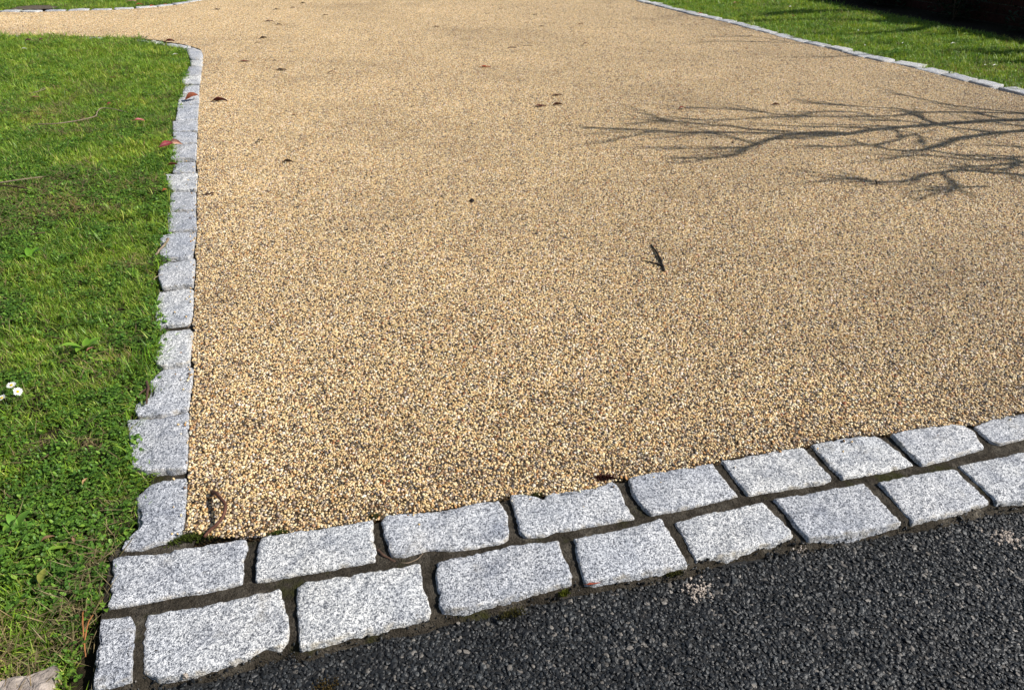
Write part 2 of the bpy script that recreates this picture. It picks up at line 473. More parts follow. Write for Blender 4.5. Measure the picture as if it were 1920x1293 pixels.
def sett(pts, parent, z=0.010, fine=True):
    SETT_N[0] += 1
    sd = SETT_N[0]
    rr = random.Random(sd)
    pts = [Vector((p.x, p.y, 0)) for p in pts]
    rim = outline(pts, 0.0042 if fine else 0.03, 0.0029 if fine else 0.0036, sd)
    n = len(rim)
    c = sum(rim, Vector()) / n
    tx, ty = rr.uniform(-.022, .022), rr.uniform(-.022, .022)
    dz = rr.uniform(-.0025, .0025)
    crown = rr.uniform(0.0, 0.003)
    def top(p, t):
        q = Vector((p.x * 26, p.y * 26, sd * 2.3)); q2 = q * 2.7; q3 = q * 6.5
        h = noise.noise(q) * 0.0026 + (.5 - abs(noise.noise(q2))) * 0.0042 - .001 + (noise.noise(q3) * 0.0014 if fine else 0)
        return z + dz + (p.x - c.x) * tx + (p.y - c.y) * ty + h + crown * (1 - t * t)
    rings = [(1.005, None), (1.0, -0.0042), (0.988, -0.0014), (0.968, -0.0003), (0.91, 0), (0.82, 0), (0.72, 0), (0.62, 0), (0.52, 0), (0.42, 0), (0.32, 0), (0.22, 0), (0.11, 0)] if fine else [(1.01, None), (1.0, -0.004), (0.94, 0), (0.5, 0)]
    V, F, rind = [], [], []
    size = min((p - c).length for p in rim)
    for k, (t, d) in enumerate(rings):
        for i, p in enumerate(rim):
            r_ = (p - c)
            # keep the arris the same width all round, not proportional
            if t >= 0.9:
                q = p - r_.normalized() * ((1 - t) * 0.09)
            else:
                q = c + r_ * t
            zz = -0.045 if d is None else top(q, t) + d * (0.55 + 0.9 * (0.5 + noise.noise(Vector((p.x * 60, p.y * 60, sd)))))
            V.append((q.x, q.y, zz)); rind.append(1.0 if 1 <= k <= 2 else (0.45 if k == 3 else 0.0))
        if k:
            for i in range(n):
                j = (i + 1) % n
                F.append(((k - 1) * n + i, (k - 1) * n + j, k * n + j, k * n + i))
    V.append((c.x, c.y, top(c, 0))); rind.append(0)
    b = (len(rings) - 1) * n
    for i in range(n): F.append((b + i, b + (i + 1) % n, len(V) - 1))
    # outline may run clockwise: flip so faces look up
    area = sum(rim[i].x * rim[(i + 1) % n].y - rim[(i + 1) % n].x * rim[i].y for i in range(n))
    if area < 0: F = [tuple(reversed(f)) for f in F]
    o = mesh_obj('sett', V, F, M_GRANITE, parent, smooth=True)
    a = o.data.attributes.new('rind', 'FLOAT', 'POINT'); a.data.foreach_set('value', rind)
    return o

FRONT_LOW = [
 [(190,1162),(245,1156),(253,1170),(249,1219),(246,1270),(172,1290)],
 [(274,1149),(380,1132),(526,1103),(533,1135),(543,1166),(541,1198),(522,1211),(496,1210),(457,1231),(381,1254),(294,1267),(267,1259),(265,1200),(270,1166)],
 [(556,1100),(569,1091),(664,1074),(788,1054),(792,1087),(808,1142),(803,1154),(719,1174),(657,1187),(595,1205),(560,1211),(558,1178),(555,1134)],
 [(815,1054),(865,1043),(956,1020),(1047,1010),(1054,1032),(1074,1076),(1072,1089),(1007,1105),(938,1125),(865,1142),(828,1143),(823,1131),(817,1087)],
 [(1074,1010),(1120,1001),(1200,984),(1241,972),(1262,1007),(1289,1057),(1245,1066),(1200,1076),(1120,1088),(1096,1091),(1087,1062)],
 [(1266,978),(1324,962),(1431,941),(1447,958),(1472,983),(1488,1003),(1455,1016),(1431,1020),(1365,1038),(1315,1042),(1305,1049),(1282,1007)],
 [(1449,935),(1513,925),(1563,915),(1620,904),(1653,937),(1692,978),(1612,997),(1571,1003),(1515,1009),(1488,983),(1468,954)],
 [(1647,904),(1715,888),(1793,877),(1818,900),(1859,939),(1798,956),(1711,976),(1678,937)],
 [(1798,871),(1843,861),(1920,845),(1968,836),(2010,872),(2045,905),(1960,928),(1920,937),(1870,939),(1840,910)]]
FRONT_UP = [
 [(210,1048),(221,1042),(286,1040),(335,1029),(463,1010),(465,1025),(456,1048),(454,1092),(381,1109),(343,1113),(267,1128),(202,1139),(208,1090)],
 [(482,1021),(488,1008),(500,1005),(555,998),(699,976),(704,1032),(704,1049),(628,1063),(555,1076),(500,1087),(478,1089)],
 [(715,976),(722,968),(828,956),(936,936),(952,963),(954,1007),(946,1014),(865,1029),(799,1029),(759,1041),(733,1041),(726,1025)],
 [(956,928),(985,928),(1007,939),(1018,937),(1025,927),(1120,914),(1149,901),(1160,908),(1175,945),(1189,970),(1120,981),(1040,996),(1021,1003),(985,1005),(974,996),(965,963)],
 [(1177,897),(1200,891),(1336,868),(1357,896),(1385,927),(1303,948),(1221,964),(1206,954),(1185,925)],
 [(1352,863),(1431,849),(1505,838),(1530,865),(1559,898),(1550,904),(1447,919),(1402,927),(1377,896)],
 [(1521,832),(1592,818),(1645,816),(1657,822),(1715,869),(1653,884),(1579,896),(1550,867)],
 [(1670,814),(1736,801),(1804,797),(1826,809),(1847,838),(1777,859),(1728,872),(1695,840)],
 [(1826,799),(1859,787),(1920,772),(1990,758),(2035,790),(1960,812),(1920,821),(1876,832),(1859,828),(1843,814)]]
LEFT_COL = [
 [(282,901),(351,890),(353,914),(349,972),(343,1002),(313,1017),(267,1031),(221,1034),(229,1017),(253,1002),(252,964),(253,926)],
 [(235,783),(290,780),(355,768),(356,821),(354,871),(349,879),(321,883),(276,885),(244,877),(238,841),(236,813)],
 [(278,714),(304,691),(357,684),(365,687),(363,720),(355,764),(300,777),(254,779),(248,770),(250,758),(274,752),(277,736)],
 [(313,621),(357,615),(365,621),(363,640),(356,679),(304,689),(291,686),(287,660),(298,630)],
 [(296,545),(357,538),(364,541),(362,590),(356,604),(317,608),(289,608),(287,573)],
 [(302,492),(367,483),(368,499),(363,533),(302,538),(294,523),(294,500)],
 [(316,436),(369,433),(362,477),(352,481),(328,483),(303,487),(296,476),(298,443)],
 [(312,397),(340,396),(367,393),(370,431),(314,435)],
 [(318,359),(368,358),(368,391),(316,395)],
 [(309,326),(371,323),(372,331),(369,355),(322,357),(309,346)],
 [(326,304),(367,301),(367,321),(321,323)],
 [(322,271),(370,268),(368,297),(319,299)],
 [(323,247.5),(354,246.5),(370,248.5),(369,266),(323,269)],
 [(322,226),(371,223.5),(371,245.5),(323,246.5)],
 [(333,197.5),(373,195.5),(371,221),(328,224)],
 [(337,177),(374,172),(374,193),(332,195.5)],
 [(345,160.5),(374,159),(374,171),(341,174)],
 [(341,142),(378,141),(375,157.5),(341,157)],
 [(354,125.5),(379,124.5),(377,140),(346,140.5)],
 [(356,112.5),(381,111.5),(380,123.5),(356,124)],
 [(348,91.5),(361,89.5),(378,95),(381,103),(381,110),(356,111)],
 [(311,80.5),(330,82),(360,88.5),(347,91),(329,89.5),(311,85)],
 [(282,76),(309,80),(309,84.5),(282,79.5)],
 [(255,73.5),(280,75.8),(280,79.2),(255,77)]]

ZT = 0.007
def along(line, step):
    pts, acc = [], 0.0
    for a, b in zip(line[:-1], line[1:]):
        L = (b - a).length; t = step - acc if pts else 0.0
        if not pts:
            pts.append((a, (b - a).normalized())); t = step
        while t <= L:
            pts.append((a.lerp(b, t / L), (b - a).normalized())); t += step
        acc = L - (t - step)
    return pts
def strip_bed(name, poly, z):
    return sheet(name, poly, z, M_MORTAR, 'structure')
# front edging: two courses bedded in mortar, with a haunch of mortar against the road
front_bed = [p - row_nrm * 0.012 for p in [G(208, 1046)] + g_front_in[0:]] + [front_far - row_nrm * 0.012, fo_end + row_dir * 3.2 + row_nrm * 0.01] \
    + [p + row_nrm * 0.012 for p in reversed(front_out_g)]
def jagged(poly, i0, i1):
    return poly
bed_front = strip_bed('front_kerb', front_bed, 0.0012)
hl = [p for p, _t in along(front_out_g + [fo_end + row_dir * 3.2], 0.006)]
V, F = [], []
HR = [(.014, .001), (.002, .0002), (-.004, -.004), (-.008, -.008), (-.012, -.013), (-.018, -.020)]
for i, p in enumerate(hl):
    for k, (d, z) in enumerate(HR):
        w = 1 + .55 * noise.noise(Vector((p.x * 13, p.y * 13, 2.2))) if d < 0 else 1
        q = p + row_nrm * d * w
        V.append((q.x, q.y, z + (.0022 * noise.noise(q * 55) + .0016 * noise.noise(q * 130)) * (0 if k == 0 else 1)))
nk = len(HR)
for i in range(len(hl) - 1):
    for k in range(nk - 1):
        F.append((i * nk + k, i * nk + k + 1, (i + 1) * nk + k + 1, (i + 1) * nk + k))
mesh_obj('mortar_haunch', V, F, M_MORTAR, bed_front, smooth=True)
o = sheet('mortar_fillet', G2([(212,1062),(203,1046),(224,1022),(300,1004),(352,990),(372,1002),(358,1034),(300,1052)], .0006), .0006, M_MORTAR, None)
o.parent = bed_front
for s in FRONT_LOW: sett(G2(s, ZT), bed_front, ZT)
for s in FRONT_UP: sett(G2(s, ZT), bed_front, ZT)
def run_of_setts(parent, start, direction, count, length, width, gap, first=0.0, fine=False, seed=0):
    rr = random.Random(seed)
    nrm = Vector((-direction.y, direction.x, 0))
    s = first
    for _ in range(count):
        L = length * rr.uniform(.85, 1.12)
        w = width * rr.uniform(.93, 1.05)
        a = start + direction * s; b = start + direction * (s + L)
        j = lambda: direction * rr.uniform(-.005, .005) + nrm * rr.uniform(-.005, .005)
        sett([a + j(), b + j(), b + nrm * w + j(), a + nrm * w + j()], parent, ZT, fine)
        s += L + gap
p0 = G(2048, 908, ZT); p1 = G(2042, 790, ZT)
run_of_setts(bed_front, p0 + row_dir * 0.012, row_dir, 11, 0.205, 0.108, 0.016, seed=3)
run_of_setts(bed_front, p1 + row_dir * 0.012, row_dir, 11, 0.205, 0.108, 0.016, seed=4)

lip = g_left_in[:39]
left_bed_poly = [p + Vector((0.014, 0.01, 0)) for p in lip] + [p + Vector((0.016, -0.004, 0)) for p in reversed(lawn_edge_g[3:44])]
bed_left = strip_bed('lawn_kerb', left_bed_poly, -0.0068)
for i, s in enumerate(LEFT_COL):
    P = G2(s, ZT); c = sum(P, Vector()) / len(P)
    sett([c + (p - c).normalized() * ((p - c).length - (.0045 if i < 12 else .004)) for p in P], bed_left, ZT, i < 18)

def curved_kerb(name, line, width, ymin, ymax, xmin, seed):
    rr = random.Random(seed)
    out = offset(line, width)
    bed = strip_bed(name, [p for p in offset(line, -0.012)] + list(reversed(offset(line, width - 0.012))), -0.0066)
    for p, t in along(line, 0.205):
        if not (ymin < p.y < ymax and p.x > xmin): continue
        nrm = Vector((-t.y, t.x, 0)); L = 0.205 * rr.uniform(.80, .93); w = width * rr.uniform(.9, 1.12)
        j = lambda: t * rr.uniform(-.006, .006) + nrm * rr.uniform(-.012, .012)
        a, b = p + t * 0.004, p + t * L
        sett([a + j(), b + j(), b + nrm * w + j(), a + nrm * w + j()], bed, ZT + rr.uniform(-.004, .004), False)
    return bed
bed_right = curved_kerb('right_lawn_kerb', g_right_full, 0.112, 1.5, 13.0, -9, 11)
bed_far = curved_kerb('far_lawn_kerb', g_farleft_full, 0.085, 6.0, 11.5, -7.5, 12)
pathline = list(reversed(g_left_in[38:]))
for p, t in along(pathline[:-1], 0.205):
    if p.x < -6.0 or p.x > G(250, 73).x - 0.16: continue
    j = lambda: Vector((random.uniform(-.005, .005), random.uniform(-.005, .005), 0))
    nrm = Vector((t.y, -t.x, 0))
    sett([p + j(), p + t * .19 + j(), p + t * .19 + nrm * .1 + j(), p + nrm * .1 + j()], bed_left, -.004, False)

# ------------------------------------------------------------------ resin-bound gravel: real pebbles
PALETTE = [((0.70, 0.54, 0.28), 30), ((0.60, 0.43, 0.20), 22), ((0.80, 0.68, 0.43), 20), ((0.80, 0.74, 0.60), 8),
           ((0.46, 0.25, 0.09), 3), ((0.28, 0.17, 0.085), 7), ((0.13, 0.095, 0.068), 6), ((0.056, 0.054, 0.054), 5), ((0.36, 0.30, 0.23), 6), ((0.30, 0.11, 0.045), 1)]
PW = np.array([w for _, w in PALETTE], float); PW /= PW.sum()
PC = np.array([c for c, _ in PALETTE]) * np.array([.96, .91, .89])
def pebble_geo(rng, n_sub):
    V, F = ICO2 if n_sub == 2 else ICO1
    s = np.array([rng.uniform(.85, 1.25), rng.uniform(.75, 1.05), rng.uniform(.55, .9)])
    W = V * s * (1 + rng.normal(0, .075, (len(V), 1)))
    a = rng.uniform(0, 6.283, 3)
    def rot(ax, t):
        c, s_ = math.cos(t), math.sin(t)
        m = np.eye(3); i, j = [(1, 2), (0, 2), (0, 1)][ax]
        m[i, i] = c; m[j, j] = c; m[i, j] = -s_; m[j, i] = s_
        return m
    return W @ (rot(0, rng.normal(0, .35)) @ rot(1, rng.normal(0, .35)) @ rot(2, a[2])).T, F
def pebble_color(rng):
    c = PC[rng.choice(len(PC), p=PW)]
    return np.clip(c * rng.uniform(.82, 1.14) * (1 + rng.normal(0, .03, 3)), .01, .88)
TILE, SP, RAD = 0.12, 0.0041, 0.00245
def hexgrid(x0, x1, y0, y1, sp):
    xs, ys = [], []
    r, y = 0, y0
    while y < y1:
        x = x0 + (sp / 2 if r % 2 else 0)
        k = np.arange(x, x1, sp)
        xs.append(k); ys.append(np.full(len(k), y))
        y += sp * 0.87; r += 1
    return np.column_stack([np.concatenate(xs), np.concatenate(ys)])
tiles = []
for tv in range(10):
    rng = np.random.default_rng(100 + tv)
    pts = hexgrid(-TILE / 2, TILE / 2 - 1e-6, -TILE / 2, TILE / 2 - 1e-6, SP)
    pts = pts + rng.normal(0, SP * .22, pts.shape)
    pts = pts[rng.random(len(pts)) > .075]
    V, F, C = [], [], []
    base = 0
    shapes = [pebble_geo(rng, 2) for _ in range(30)]
    for p in pts:
        W, Fc = shapes[rng.integers(30)]
        s = RAD * rng.lognormal(0, .2)
        V.append(W * s + np.array([p[0], p[1], rng.normal(-.0006, .0009)]))
        F += [(a + base, b + base, c + base) for a, b, c in Fc]
        C.append(np.repeat(pebble_color(rng)[None], len(W), 0)); base += len(W)
    tiles.append(mesh_obj('pebble_tile', np.vstack(V), F, M_PEBBLE, smooth=True, cols=np.vstack(C), link=False))
tile_coll = proto_collection('pebble_tiles', tiles)
pebs = []
rng = np.random.default_rng(55)
for k in range(48):
    W, Fc = pebble_geo(rng, 2)
    pebs.append(mesh_obj('pebble', W * RAD, Fc, M_PEBBLE, smooth=True, cols=np.repeat(pebble_color(rng)[None], len(W), 0), link=False))
peb_coll = proto_collection('loose_pebbles', pebs)

def view_margin(P, m=0.6):
    """keep what the photograph, or a view from a step to the side, can see"""
    zc = P[:, 1] * CT + EYE * ST
    return (np.abs(P[:, 0]) < 0.692 * zc + m) & (zc > 0.3)
gx, gy = np.meshgrid(np.arange(-7, 7, TILE) + TILE / 2, np.arange(0.3, 12.5, TILE) + TILE / 2)
TC = np.column_stack([gx.ravel(), gy.ravel()])
TC = TC[view_margin(TC, 0.5)]
drive_line = [(p.x, p.y) for p in DRIVE]
d_edge = edge_dist(drive_line, TC, closed=True)
ins = inside(drive_line, TC)
full = TC[ins & (d_edge > TILE * .72)]
part = TC[(d_edge <= TILE * .72)]
nt_ = len(full)
rz = RNG.integers(0, 4, nt_) * (math.pi / 2)
g1 = scatter('gravel', np.column_stack([full, np.zeros(nt_)]), np.column_stack([np.zeros(nt_), np.zeros(nt_), rz]), np.ones(nt_), RNG.integers(0, len(tiles), nt_), tile_coll)
cell = hexgrid(-TILE / 2, TILE / 2 - 1e-6, -TILE / 2, TILE / 2 - 1e-6, SP)
EP = (part[:, None, :] + cell[None]).reshape(-1, 2)
EP = EP + RNG.normal(0, SP * .22, EP.shape)
EP = EP[RNG.random(len(EP)) > .075]
EP = EP[inside(drive_line, EP)]
# ragged crumbs that spill a little over the edge of the kerb joints
n_ = len(EP)
g2 = scatter('gravel', np.column_stack([EP, RNG.normal(-.0006, .0011, n_)]), np.column_stack([RNG.normal(0, .2, n_), RNG.normal(0, .2, n_), RNG.uniform(0, 6.28, n_)]), RNG.lognormal(0, .2, n_), RNG.integers(0, len(pebs), n_), peb_coll)

STONES = [G2(s_, ZT) for s_ in FRONT_UP + LEFT_COL[:12]]
SPt = RNG.uniform([-1.6, .8], [2.3, 3.0], (26000, 2))
dl = edge_dist(drive_line, SPt, closed=True)
SPt = SPt[(dl < .055) & ~inside(drive_line, SPt) & (RNG.random(len(SPt)) < np.exp(-dl / .016))]
on = np.zeros(len(SPt), bool)
for st_ in STONES: on |= inside(st_, SPt)
SPt = SPt[on & view_margin(SPt, .2)][:150]
n_ = len(SPt)
scatter('stray_pebbles', np.column_stack([SPt, np.full(n_, ZT + .0018)]), RNG.uniform(0, 6.28, (n_, 3)), RNG.uniform(.7, 1.2, n_), RNG.integers(0, len(pebs), n_), peb_coll)

# ------------------------------------------------------------------ asphalt chippings
chips = []
rng = np.random.default_rng(77)
for k in range(40):
    V, F = ICO1
    W = V * np.array([rng.uniform(.8, 1.35), rng.uniform(.7, 1.0), rng.uniform(.30, .5)]) * (1 + rng.normal(0, .15, (len(V), 1)))
    t = rng.random()
    if t < .72: c = np.array([.0225, .0245, .0265]) * rng.uniform(.5, 1.8)
    elif t < .95: c = np.array([.055, .060, .063]) * rng.uniform(.7, 1.5)
    else: c = np.array([.24, .215, .185]) * rng.uniform(.6, 1.9)
    chips.append(mesh_obj('chip', W * .0036, F, M_CHIP, cols=np.repeat(c[None], len(W), 0), link=False))
chip_coll = proto_collection('asphalt_chips', chips)
CP = hexgrid(-0.75, 2.9, 0.12, 1.75, 0.0049)
CP = CP + RNG.normal(0, .0016, CP.shape)
road_line = [(p.x, p.y) for p in ROAD]
d_fo = edge_dist([(p.x, p.y) for p in front_out_g] + [tuple((fo_end + row_dir * 3.2)[:2])], CP)
lim = 0.005 + 0.016 * smoothnoise(CP, .05, 3)
CP = CP[inside(road_line, CP) & (d_fo > lim) & view_margin(CP, 0.5)]
n_ = len(CP)
scatter('asphalt_chippings', np.column_stack([CP, -.0165 + RNG.normal(0, .0008, n_)]), np.column_stack([RNG.normal(0, .28, n_), RNG.normal(0, .28, n_), RNG.uniform(0, 6.28, n_)]),
        RNG.lognormal(0, .22, n_) * .92, RNG.integers(0, len(chips), n_), chip_coll)
# grit washed into the haunch and joints
GP = RNG.uniform([-0.8, .5], [2.4, 1.5], (60000, 2))
d1 = edge_dist([(p.x, p.y) for p in front_out_g], GP)
GP = GP[(d1 < .032) & view_margin(GP, .3)]
n_ = len(GP)
gr = scatter('grit', np.column_stack([GP, np.interp(edge_dist([(p.x, p.y) for p in front_out_g], GP), [0, .024], [.0, -.016]) + RNG.normal(-.0005, .001, n_)]), RNG.uniform(0, 6.28, (n_, 3)), RNG.lognormal(-.75, .4, n_), RNG.integers(0, len(chips), n_), chip_coll)

# ------------------------------------------------------------------ grass
def blade(V, F, C, base, ang, length, width, lean, curl, col, tipcol, segs=3):
    n0 = len(V)
    d = Vector((math.cos(ang), math.sin(ang), 0)); w = Vector((-d.y, d.x, 0))
    p = Vector(base); th = lean
    for k in range(segs + 1):
        t = k / segs
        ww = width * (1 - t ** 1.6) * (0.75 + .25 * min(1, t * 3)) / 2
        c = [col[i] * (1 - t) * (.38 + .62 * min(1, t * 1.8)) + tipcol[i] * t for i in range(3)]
        if k == segs:
            V.append(tuple(p)); C.append(c)
        else:
            V.append(tuple(p + w * ww)); V.append(tuple(p - w * ww)); C.append(c); C.append(c)
        p = p + (d * math.sin(th) + Vector((0, 0, 1)) * math.cos(th)) * (length / segs)
        th = min(th + curl / segs, 2.0)
    for k in range(segs - 1):
        a = n0 + 2 * k
        F.append((a, a + 1, a + 3, a + 2))
    a = n0 + 2 * (segs - 1)
    F.append((a, a + 1, a + 2))
GREENS = [(0.190, 0.350, 0.030), (0.240, 0.395, 0.034), (0.120, 0.250, 0.030), (0.350, 0.430, 0.085), (0.205, 0.350, 0.050)]
def g_tuft(rr, count, L, W, lean, spread, dry=.06):
    V, F, C = [], [], []
    for _ in range(count):
        a = rr.uniform(0, 6.283); r_ = spread * math.sqrt(rr.random())
        col = rr.choice(GREENS); k = rr.uniform(.6, 1.35)
        col = tuple(c * k for c in col)
        tip = tuple(c * m for c, m in zip(col, (1.25, 1.15, 1.1)))
        if rr.random() < dry:
            col = (0.30, 0.23, 0.10); tip = (0.42, 0.34, 0.17)
        blade(V, F, C, (math.cos(a) * r_, math.sin(a) * r_, 0), rr.uniform(0, 6.283), L * rr.uniform(.55, 1.2), W * rr.uniform(.7, 1.3), abs(rr.gauss(lean, .3)), rr.uniform(.2, 1.3), col, tip)
    return V, F, C
def disc_leaf(V, F, C, ctr, r_, tilt, az, col, elong=1.0):
    n0 = len(V)
    d = Vector((math.cos(az), math.sin(az), 0)); s = Vector((-d.y, d.x, 0))
    nrm = (Vector((0, 0, 1)) * math.cos(tilt) + d * math.sin(tilt)).normalized()
    u = (d - nrm * d.dot(nrm)).normalized(); v = nrm.cross(u)
    V.append(tuple(Vector(ctr) - nrm * r_ * .18)); C.append([c * .85 for c in col])
    for k in range(7):
        a = 6.283 * k / 7
        V.append(tuple(Vector(ctr) + u * (math.cos(a) * r_ * elong) + v * (math.sin(a) * r_))); C.append(col)
    for k in range(7): F.append((n0, n0 + 1 + k, n0 + 1 + (k + 1) % 7))
def g_clover(rr, count, spread, size):
    V, F, C = [], [], []
    for _ in range(count):
        a = rr.uniform(0, 6.283); r_ = spread * math.sqrt(rr.random()); h = rr.uniform(.006, .024)
        k = rr.uniform(.55, 1.4); col = [c * k for c in rr.choice([(0.135, 0.275, 0.034), (0.100, 0.215, 0.032), (0.190, 0.330, 0.045)])]
        c0 = Vector((math.cos(a) * r_, math.sin(a) * r_, h))
        q = rr.uniform(0, 6.283); sz = size * rr.uniform(.7, 1.3)
        if rr.random() < .5:
            for t in range(3):
                b = q + t * 2.094
                disc_leaf(V, F, C, c0 + Vector((math.cos(b), math.sin(b), 0)) * sz * .95, sz * .85, rr.uniform(.0, .5), b, col)
        else:
            disc_leaf(V, F, C, c0, sz, rr.uniform(.1, .9), q, col, rr.uniform(1.1, 1.9))
        blade(V, F, C, (math.cos(a) * r_ * .7, math.sin(a) * r_ * .7, 0), a, h * 1.1, .0012, .3, .3, (.06, .11, .03), (.08, .15, .03), 2)
    return V, F, C
def g_straw(rr, count, spread):
    V, F, C = [], [], []
    for _ in range(count):
        a = rr.uniform(0, 6.283); r_ = spread * math.sqrt(rr.random())
        k = rr.uniform(.6, 1.2)
        blade(V, F, C, (math.cos(a) * r_, math.sin(a) * r_, rr.uniform(.002, .02)), rr.uniform(0, 6.283), rr.uniform(.02, .05), rr.uniform(.0008, .0018), rr.uniform(1.1, 1.6), rr.uniform(-.3, .4), (0.30 * k, 0.225 * k, 0.105 * k), (0.44 * k, 0.36 * k, 0.2 * k))
    return V, F, C
gp = []
rr = random.Random(21)
for k in range(7): gp.append(g_tuft(rr, 14, .026, .0023, .70, .012))           # 0-6 short turf
for k in range(4): gp.append(g_tuft(rr, 11, .044, .0027, .85, .009, .03))      # 7-10 longer clump
for k in range(5): gp.append(g_clover(rr, 15, .015, .0023))                     # 11-15 clover and daisy leaves
for k in range(3): gp.append(g_straw(rr, 6, .014))                             # 16-18 dead straw
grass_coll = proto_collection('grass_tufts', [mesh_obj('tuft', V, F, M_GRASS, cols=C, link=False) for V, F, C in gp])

def grass(poly, x0, x1, y0, y1, sp_fn, size_fn, weedy, zbase, name='lawn_grass', m=0.5, hole=None):
    out = []
    y = y0
    while y < y1:                                # bands: the tufts get sparser and larger with distance
        sp = sp_fn(y); y2 = min(y1, y + .5)
        g = hexgrid(x0, x1, y, y2, sp)
        g = g + RNG.normal(0, sp * .33, g.shape)
        g = g[view_margin(g, m)]
        if len(g): out.append(g[inside(poly, g)])
        y = y2
    P = np.vstack([o for o in out if len(o)])
    if hole: P = P[~inside(hole, P)]
    n = len(P)
    u = RNG.random(n)
    w = weedy(P)
    long_n = smoothnoise(P, .16, 5) * .6 + smoothnoise(P, .5, 6) * .4
    clov = smoothnoise(P, .10, 8) * .5 + smoothnoise(P, .3, 9) * .5
    straw = smoothnoise(P, .12, 12) * .5 + smoothnoise(P, .35, 13) * .5
    var = RNG.integers(0, 7, n)
    var = np.where((u < np.clip((long_n - .52) * 2.2, .03, .7)), RNG.integers(7, 11, n), var)
    u = RNG.random(n)
    var = np.where(u < w * np.clip((clov - .36 + .10 * (P[:, 1] < 1.5)) * 2.2, .06, .62), RNG.integers(11, 16, n), var)
    u = RNG.random(n)
    var = np.where(u < np.clip((straw - .50) * 1.3, .03, .34) * (.4 + w), RNG.integers(16, 19, n), var)
    # thin, worn patches
    keep = RNG.random(n) > np.clip((smoothnoise(P, .09, 15) - .66) * 2.2, 0, .6) * w
    P, var = P[keep], var[keep]; n = len(P)
    S = np.array([size_fn(v) for v in P[:, 1]]) * RNG.uniform(.75, 1.25, n) * (.82 + .36 * smoothnoise(P, .2, 18))
    z = zbase + .006 * (smoothnoise(P, .12, 19) - .5)
    rot = np.column_stack([RNG.normal(0, .16, n), RNG.normal(0, .16, n), RNG.uniform(0, 6.283, n)])
    return scatter(name, np.column_stack([P, z]), rot, S, var, grass_coll)
wall_a, wall_b = Vector((2.40, 11.4, 0)), Vector((4.92, 2.0, 0))
wd = (wall_b - wall_a).normalized(); wnrm = Vector((-wd.y, wd.x, 0))     # towards +X side
if wnrm.x < 0: wnrm = -wnrm
BED_HOLE = [tuple((wall_a - wnrm * .03)[:2]), tuple((wall_b - wnrm * .03)[:2]), tuple((wall_b + wnrm * .8)[:2]), tuple((wall_a + wnrm * .8)[:2])]
lawn_poly = [(p.x, p.y) for p in LAWN_LEFT]
BARE = [tuple(G(x, y)[:2]) for x, y in ((18,20.5),(34,15),(60,12.5),(92,12.5),(112,15.5),(98,19),(60,20.5))]
sheet('bare_soil', BARE, .012, mat_plain('dry_soil', (.115, .095, .068), .95, .1, .45, 30, .01))
HOLE = [tuple(G(x, y)[:2]) for x, y in ((188,1160),(178,1165),(150,1230),(118,1300),(175,1310))]
grass(lawn_poly, -7, 0, 0.25, 6.9, lambda y: 0.0125 if y < 2 else (0.0135 if y < 4 else .0165), lambda y: .92 if y < 2 else min(1.35, .92 + .11 * (y - 2)),
      lambda P: np.clip(1.25 - (P[:, 1] - 1.6) * .33, .22, 1.0), -.012, hole=HOLE)
bed_line_x = lambda d: 3.30 + (8.5 - d) * .2775
right_poly = [(p.x, p.y) for p in LAWN_RIGHT]
grass(right_poly, 0.5, 6.5, 2.6, 12.5, lambda y: 0.020 if y < 8 else .026, lambda y: 1.35 if y < 8 else 1.6, lambda P: np.full(len(P), .25), -.014, m=.35, hole=BED_HOLE)
grass([(p.x, p.y) for p in LAWN_FAR], -8, -2, 7.0, 11, lambda y: .024, lambda y: 1.5, lambda P: np.full(len(P), .4), -.014, m=.3, hole=BARE)
# the lawn's rim grows out over the stones, here thick, there thin
def fringe(line, step, jit, size, zb, dens, lean_to=1.0, seed=0, v=(0, 11), name='lawn_fringe'):
    P = np.array([(p.x, p.y) for p, _ in along(line, step)])
    T = np.array([(t.x, t.y) for _, t in along(line, step)])
    k = smoothnoise(P, .09, 40 + seed) * .6 + smoothnoise(P, .3, 41 + seed) * .4
    keep = (RNG.random(len(P)) < np.clip((k - .30) * 2.4 * dens, .08, 1)) & view_margin(P, .4)
    P, T, k = P[keep], T[keep], k[keep]
    n = len(P)
    P = P + RNG.normal(0, jit, (n, 2))
    S = size * RNG.uniform(.7, 1.3, n) * (.6 + .7 * k)
    return scatter(name, np.column_stack([P, np.full(n, zb)]), np.column_stack([RNG.normal(0, .3, n), RNG.normal(0, .3, n), RNG.uniform(0, 6.28, n)]), S, RNG.integers(v[0], v[1], n), grass_coll)
fringe(lawn_edge_g[4:LAWN_EDGE.index((356,112))], .0040, .0085, 1.15, -.009, 1.25, seed=1, v=(0, 16))
fringe([p + Vector((0, .03, 0)) for p in lawn_edge_g[LAWN_EDGE.index((262,76.5)) :]], .008, .022, 1.75, -.008, 2.2, seed=2)
fringe(lawn_edge_g[LAWN_EDGE.index((262,76.5)):], .010, .020, 1.6, -.010, 2.0, seed=5)
fringe(offset(g_right_full, 0.105), .008, .012, 1.35, -.010, 1.2, seed=3)
fringe(offset(g_farleft_full, 0.075), .010, .014, 1.2, -.010, 1.0, seed=4)

